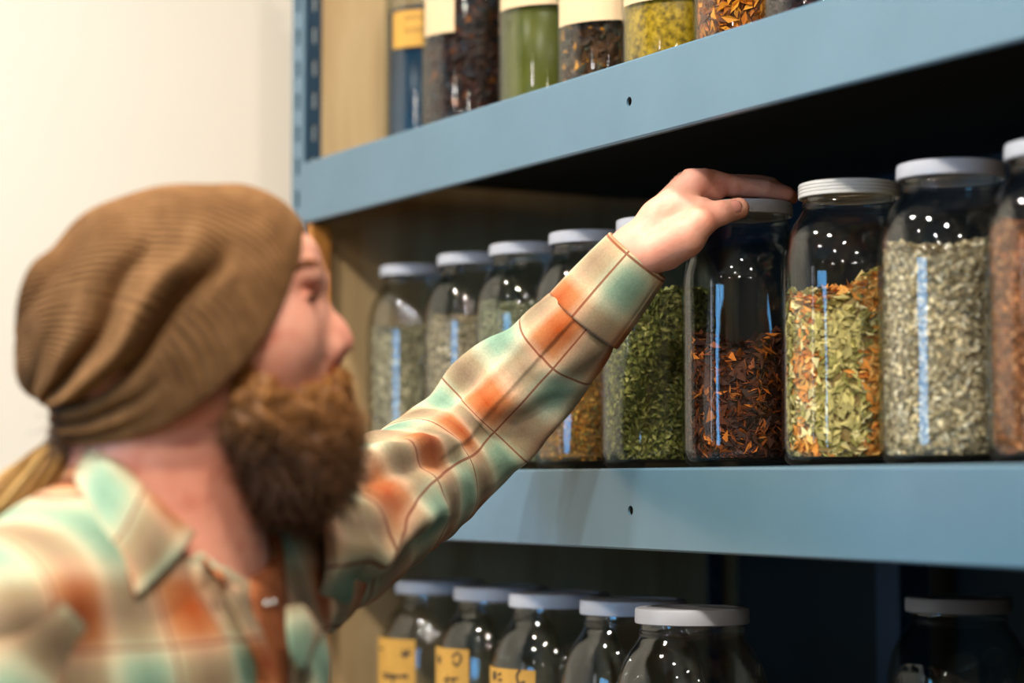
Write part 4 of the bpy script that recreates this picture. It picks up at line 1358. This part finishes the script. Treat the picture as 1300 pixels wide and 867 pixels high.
# left sleeve
def sleeve_folds(s, a, L):
    x = s / L
    g = lambda c, w_: np.exp(-((x - c) / w_) ** 2)
    ang = lambda c, w_: np.exp(-((((a - c + PI) % (2 * PI)) - PI) / w_) ** 2)
    d = 0.0
    # long folds that fan from the arm pit along the arm
    d = d + 0.0075 * ang(0.75 - 2.3 * (x - .30), .20) * np.clip((x - .06) / .10, 0, 1) * np.clip((.62 - x) / .14, 0, 1)
    d = d - 0.0045 * ang(0.38 - 2.3 * (x - .30), .20) * np.clip((x - .06) / .10, 0, 1) * np.clip((.60 - x) / .14, 0, 1)
    d = d + 0.006 * ang(-0.35 - 1.9 * (x - .22), .20) * np.clip((x - .04) / .08, 0, 1) * np.clip((.48 - x) / .12, 0, 1)
    d = d - 0.005 * ang(-0.70 - 1.9 * (x - .22), .20) * np.clip((x - .04) / .08, 0, 1) * np.clip((.44 - x) / .12, 0, 1)
    # the tuck over the elbow
    d = d + 0.010 * ang(1.25, .42) * np.where(x < .385, np.exp(-((x - .385) / .045) ** 2), np.exp(-((x - .385) / .012) ** 2))
    d = d - 0.004 * ang(1.2, .5) * g(.43, .022) + 0.004 * ang(1.15, .5) * g(.485, .025)
    # gathers behind the cuff
    d = d + 0.0045 * g(.80, .10) * np.cos(a * 5 + 2.5 * x * 6) + 0.005 * ang(1.4, .6) * g(.83, .07) - 0.003 * ang(1.0, .18) * g(.78, .09) + .003 * ang(.6, .16) * g(.8, .08)
    d = d - 0.003 * ang(0.75, .12) * g(.73, .05)
    # placket seam towards the cuff
    ps = a - (0.10 + .35 * (x - .9))
    d = d + 0.0009 * np.tanh(ps / .025) * np.exp(-(ps / .5) ** 2) * np.clip((x - .45) / .1, 0, 1)
    d = d + 0.0010 * np.sin(x * 60 + a * 3) * np.sin(a * 4 + x * 20)
    return d * 1.35


lp = [S(318, 700, 1.580), S(372, 694, 1.640), S(412, 688, 1.690), S(458, 664, 1.760), S(528, 612, 1.900), S(600, 556, 1.950), S(678, 474, 1.938), S(724, 424, 1.920), S(748, 397, 1.914)]
lr = [.060, .061, .0585, .0530, .0545, .0500, .0435, .0400, .0335]
VL, FL, uvL = tube(lp, lr, 260, 220, sleeve_folds, uv_off=(0.0, -0.006))
sx_ = uvL[:, 0].copy(); Lx = sx_.max(); xx_ = np.linspace(0, Lx, 400); gx_ = np.interp(xx_ / Lx, [0, .3, .55, 1], [.5, .55, 1, 1])
uvL[:, 0] = np.interp(sx_, xx_, np.concatenate([[0], np.cumsum(gx_[1:] * np.diff(xx_))]))      # cloth bunches less over the upper arm
uvL[:, 0] += -uvL[:, 0].max() + 0.02 + 0.034
uvL[:, 1] += 0.008
# right sleeve, hanging
rp = [RSH + np.array((.015, 0.01, .02)), RSH + np.array((-.012, -.045, -.012)), RSH + np.array((-.025, -.15, -.03)), RELB, RELB * .5 + RWR * .5, RWR + np.array((-.01, .02, 0))]
VR, FR, uvR = tube(rp, [.058, .064, .063, .056, .048, .038], 120, 110, lambda s, a, L: .0035 * np.sin(a * 3 + s * 40) * np.sin(s * 55 + a), uv_off=(.01, .02))
n1, n2 = len(SV_), len(SV_) + len(VL)
shirt = pobj('shirt', np.vstack([SV_, VL, VR]), np.vstack([SF_, FL + n1, FR + n2]), M_PLAID)
vuv(shirt.data, np.vstack([uv_t, uvL, uvR]))


# cuff: a doubled band that stands a little proud of the sleeve
cp0, cp1 = S(741, 407, 1.918), S(809, 325, 1.905)
ax_c = (cp1 - cp0); 
def cuff_part(p0, p1, r0, r1, name, uvo):
    t = np.linspace(0, 1, 30)
    out = [(p0 + (p1 - p0) * x, r0 + (r1 - r0) * x + .0008 * math.sin(x * PI)) for x in t]
    path = [out[0][0] + (p1 - p0) * .01] + [o_[0] for o_ in out] + [out[-1][0] + (p1 - p0) * .012, out[-1][0]] + [o_[0] for o_ in reversed(out[:-4])]
    rad = [r0 - .003] + [o_[1] for o_ in out] + [r1 - .0010, r1 - .0022] + [o_[1] - .0026 for o_ in reversed(out[:-4])]
    path = np.array(path); rad = np.array(rad)
    d = (p1 - p0) / np.linalg.norm(p1 - p0)
    e0 = np.array((0, 0, -1.0)); e0 = e0 - d * (d @ e0); e0 /= np.linalg.norm(e0); e1 = np.cross(d, e0); e1 *= np.sign(e1[1])
    na = 160; a = np.arange(na) * 2 * PI / na; an = np.where(a > PI, a - 2 * PI, a)
    rr = rad[:, None] * (1 + .012 * np.sin(a * 3 + 1)[None]) + 0.0009 * np.exp(-((an - (-1.15)) / .03) ** 2)[None]
    VV = path[:, None] + e0 * (rr * np.cos(a)[None] * 1.06)[..., None] + e1 * (rr * np.sin(a)[None])[..., None]
    m = len(path); i = np.arange(m - 1)[:, None] * na; j = np.arange(na)[None]; j2 = (j + 1) % na
    FF = np.stack([i + j, i + j2, i + na + j2, i + na + j], -1).reshape(-1, 4)
    if np.dot(np.cross(d, e0), e1) > 0: FF = FF[:, ::-1]
    s = (path - p0) @ d
    o = pobj(name, VV.reshape(-1, 3), FF, M_PLAID, shirt)
    uv = np.stack([np.repeat(s + uvo[0], na), np.tile(an * r0 + uvo[1], m)], -1)
    vuv(o.data, uv)
    return o
cuff_part(cp0, cp1, .0385, .0320, 'cuff', (.032, .073))
rc = RWR - RELB; rc = rc / np.linalg.norm(rc)
cuff_part(RWR - rc * .05, RWR + rc * .012, .043, .036, 'cuff', (.0, .0))


# cloth panels laid from rows of points, given thickness
def panel(name, rows, mat, parent, thick=0.0016, uvs=(0.0, 0.0), n=(24, 24), puff=0.0, out=None):
    rows = np.array(rows)            # (m, k, 3)
    k = rows.shape[1]
    G1 = np.stack([cr(r, n[1]) for r in rows]); G2 = np.stack([cr(G1[:, j], n[0]) for j in range(n[1])], 1)
    du = np.gradient(G2, axis=1); dv = np.gradient(G2, axis=0); nn_ = np.cross(du, dv); nn_ /= np.linalg.norm(nn_, axis=2, keepdims=True) + 1e-9
    o = np.array((0.3, 0.2, -1.0)) if out is None else np.asarray(out)
    if (nn_ * o).sum() < 0: nn_ = -nn_
    if puff:
        a_, b_ = np.meshgrid(np.linspace(0, PI, n[0]), np.linspace(0, PI, n[1]), indexing='ij'); G2 = G2 + nn_ * (puff * np.sin(a_) * np.sin(b_))[..., None]
    A = G2.reshape(-1, 3); Bk = (G2 - nn_ * thick).reshape(-1, 3); n0 = len(A)
    FF = []
    for i in range(n[0] - 1):
        for j in range(n[1] - 1):
            a_ = i * n[1] + j; FF.append([a_, a_ + 1, a_ + n[1] + 1, a_ + n[1]]); FF.append([n0 + a_, n0 + a_ + n[1], n0 + a_ + n[1] + 1, n0 + a_ + 1])
    ring = [j for j in range(n[1])] + [i * n[1] + n[1] - 1 for i in range(1, n[0])] + [(n[0] - 1) * n[1] + j for j in range(n[1] - 2, -1, -1)] + [i * n[1] for i in range(n[0] - 2, 0, -1)]
    for a_, b_ in zip(ring, ring[1:] + ring[:1]): FF.append([a_, n0 + a_, n0 + b_, b_])
    ob = pobj(name, np.vstack([A, Bk]), np.array(FF), mat, parent)
    lu = np.linalg.norm(G2[n[0] // 2, -1] - G2[n[0] // 2, 0]); lv = np.linalg.norm(G2[-1, n[1] // 2] - G2[0, n[1] // 2])
    uu, vv = np.meshgrid(np.linspace(0, lv, n[0]), np.linspace(0, lu, n[1]), indexing='ij')
    uv = np.stack([uu.ravel() + uvs[0], vv.ravel() + uvs[1]], -1)
    vuv(ob.data, np.vstack([uv, uv]))
    return ob


# collar: stand against the neck, leaf folded down to its point, near and far
panel('collar', [  # rows from the fold at the neck out to the leaf's edge, running from the nape to the front
    [S(122, 556, 1.462), S(165, 598, 1.432), S(208, 640, 1.424), S(249, 676, 1.432)],
    [S(112, 568, 1.452), S(152, 618, 1.414), S(196, 668, 1.405), S(228, 704, 1.408)],
    [S(100, 588, 1.442), S(138, 646, 1.400), S(180, 700, 1.390), S(201, 731, 1.390)],
    [S(92, 606, 1.436), S(126, 668, 1.392), S(158, 722, 1.382), S(172, 757, 1.376)]], M_PLAID, shirt, .002, (.046, .030), (24, 30), 0.004)
panel('collar', [
    [S(122, 556, 1.462), S(98, 560, 1.50), S(122, 556, 1.540), S(205, 640, 1.572), S(262, 690, 1.56)],
    [S(112, 572, 1.455), S(86, 575, 1.50), S(112, 572, 1.556), S(205, 664, 1.588), S(290, 730, 1.575)],
    [S(92, 606, 1.440), S(62, 610, 1.50), S(96, 606, 1.572), S(205, 700, 1.604), S(330, 770, 1.585)]], M_PLAID, shirt, .002, (.0, .02), (20, 40), 0.0, (-0.5, 1.0, .3))

# trunk surface to lay the front pieces on
tree = BVHTree.FromPolygons([tuple(x) for x in SV_], [tuple(int(i) for i in f) for f in SF_])
def onto(u, v, lift, guess=1.5):
    o_ = Vector((0, 0, 0)); d_ = Vector(S(u, v, 1.0)).normalized()
    h = tree.ray_cast(o_, d_)
    if h[0] is None:
        h = tree.find_nearest(Vector(S(u, v, guess)))
        return np.array(h[0]) + np.array(h[1]) * lift
    return np.array(h[0]) + (-np.array(d_)) * lift


under = SH
U = Field(axis(-0.46, -0.06, 0.007, []), axis(-0.70, -0.02, 0.007, []), axis(1.26, 1.74, 0.007, []))
U.ell(T(0, -0.20, 0.0), (0.165, 0.205, 0.112), TR, 0.0)
U.ell(T(0, -0.46, 0.0), (0.150, 0.25, 0.105), TR, 0.05)
U.cone(NECK + UAX * -0.062, T(.10, -.09, 0), .050, .045, .03); U.cone(NECK + UAX * -0.062, T(-.10, -.10, 0), .050, .045, .03)
U.cone(H(205, 560), H(222, 690), 0.070, 0.068, 0.006, 's')
uvv, uff = U.mesh(); uvv = smooth_mesh(uvv, uff, 3)
M_UNDER = plain('black_undershirt_cotton', lin(24, 22, 20), 0.95, var=.1)
pobj('undershirt', uvv, uff, M_UNDER)

# overalls: trousers with bib, brown strap over the left shoulder
M_RUST = plain('rust_brown_canvas', lin(150, 82, 40), 0.85, var=0.14, scale=120, bump=.3)
TRS = Field(axis(-0.56, 0.06, 0.008, []), axis(-1.54, -0.52, 0.012, []), axis(1.20, 1.80, 0.008, []))
TRS.ell(T(0, -0.64, -0.0), (0.192, 0.15, 0.136), TR, 0.0)
for sg in (-1, 1):
    TRS.cone(T(sg * 0.085, -0.70, 0), T(sg * 0.098, -1.05, 0.012), 0.096, 0.080, 0.03)
    TRS.cone(T(sg * 0.098, -1.05, 0.012), T(sg * 0.10, -1.46, -.005), 0.080, 0.072, 0.03)
sl, X, Y, Z = TRS.block((-1, -2, 0), (1, 1, 3))
TRS.F[sl] = np.maximum(TRS.F[sl], np.maximum((Y + 0.56), (-1.50 - Y)) + 0 * X + 0 * Z)
tv, tf = TRS.mesh(); tv = smooth_mesh(tv, tf, 2)
ov = pobj('overalls', tv, tf, M_RUST)
M_BOOT = plain('dark_brown_leather', lin(60, 40, 26), 0.5)
for sg in (-1, 1):
    BT = Field(axis(-0.60, 0.10, 0.008, []), axis(-1.535, -1.38, 0.006, []), axis(1.2, 1.85, 0.008, []))
    an = T(sg * 0.10, -1.46, -0.01)
    BT.cone(an, an + UAX * .06, .05, .05, .02); BT.cone(an + UAX * -.03 - FAX * .03, an + FAX * 0.16 + UAX * -0.03, .045, .042, .03)
    sl, X, Y, Z = BT.block((-1, -2, 0), (1, 1, 3)); BT.F[sl] = np.maximum(BT.F[sl], (-CAM.z + .001 - Y) + 0 * X + 0 * Z)
    v_, f_ = BT.mesh(); pobj('boot', v_, f_, M_BOOT)


def band(name, pts, half, mat, parent, lift=.004):
    """a strap laid over the chest: middle line points in pixels with half width in pixels"""
    rows = [[onto(u - h, v, lift), onto(u, v, lift + .0015), onto(u + h, v, lift)] for (u, v), h in zip(pts, half)]
    return panel(name, rows, mat, parent, .003, n=(60, 9))


strap = band('strap', [(334, 676), (338, 705), (342, 740), (345, 780), (347, 825), (348, 880), (349, 960)], [22, 23, 22, 20, 19, 19, 19], M_RUST, ov, .006)
M_SNAP = plain('nickel_snap', lin(205, 200, 190), 0.2, metal=1.0)
for u, v in ((338, 767), (348, 765)):
    c = onto(u, v, .0105)
    prof = np.array([(0, .0022), (.0012, .0021), (.0022, .0015), (.0026, .0006), (.0026, 0)])
    a = np.arange(20) * 2 * PI / 20
    nd = np.array((.45, .1, -.9)); nd /= np.linalg.norm(nd); t1 = np.cross(nd, (0, 1, 0)); t1 /= np.linalg.norm(t1); t2 = np.cross(nd, t1)
    VV = np.concatenate([[c + nd * z + (t1 * math.cos(x) + t2 * math.sin(x)) * r for x in a] for r, z in prof])
    FF = np.array([[i * 20 + j, i * 20 + (j + 1) % 20, (i + 1) * 20 + (j + 1) % 20, (i + 1) * 20 + j] for i in range(4) for j in range(20)])
    s_ = pobj('snap', VV, FF, M_SNAP, strap)
# pocket flap on the left breast, its point turned out
panel('pocket_flap', [
    [S(366, 770, 1.452), S(384, 768, 1.468), S(396, 778, 1.492)],
    [S(366, 796, 1.446), S(388, 795, 1.462), S(408, 806, 1.488)],
    [S(370, 826, 1.446), S(386, 838, 1.458), S(400, 826, 1.480)],
    [S(380, 848, 1.452), S(386, 851, 1.458), S(391, 849, 1.468)]], M_PLAID, shirt, .002, (.049, .050), (20, 14), .002)
# shirt front edge left of the open neck
rows = [[onto(252 + 0.50 * (v - 690), v, .007), onto(263 + 0.50 * (v - 690), v - 2, .009), onto(276 + 0.50 * (v - 690), v - 4, .006)] for v in range(688, 960, 20)]
panel('placket', rows, M_PLAID, shirt, .002, (.02, .0), (40, 8))
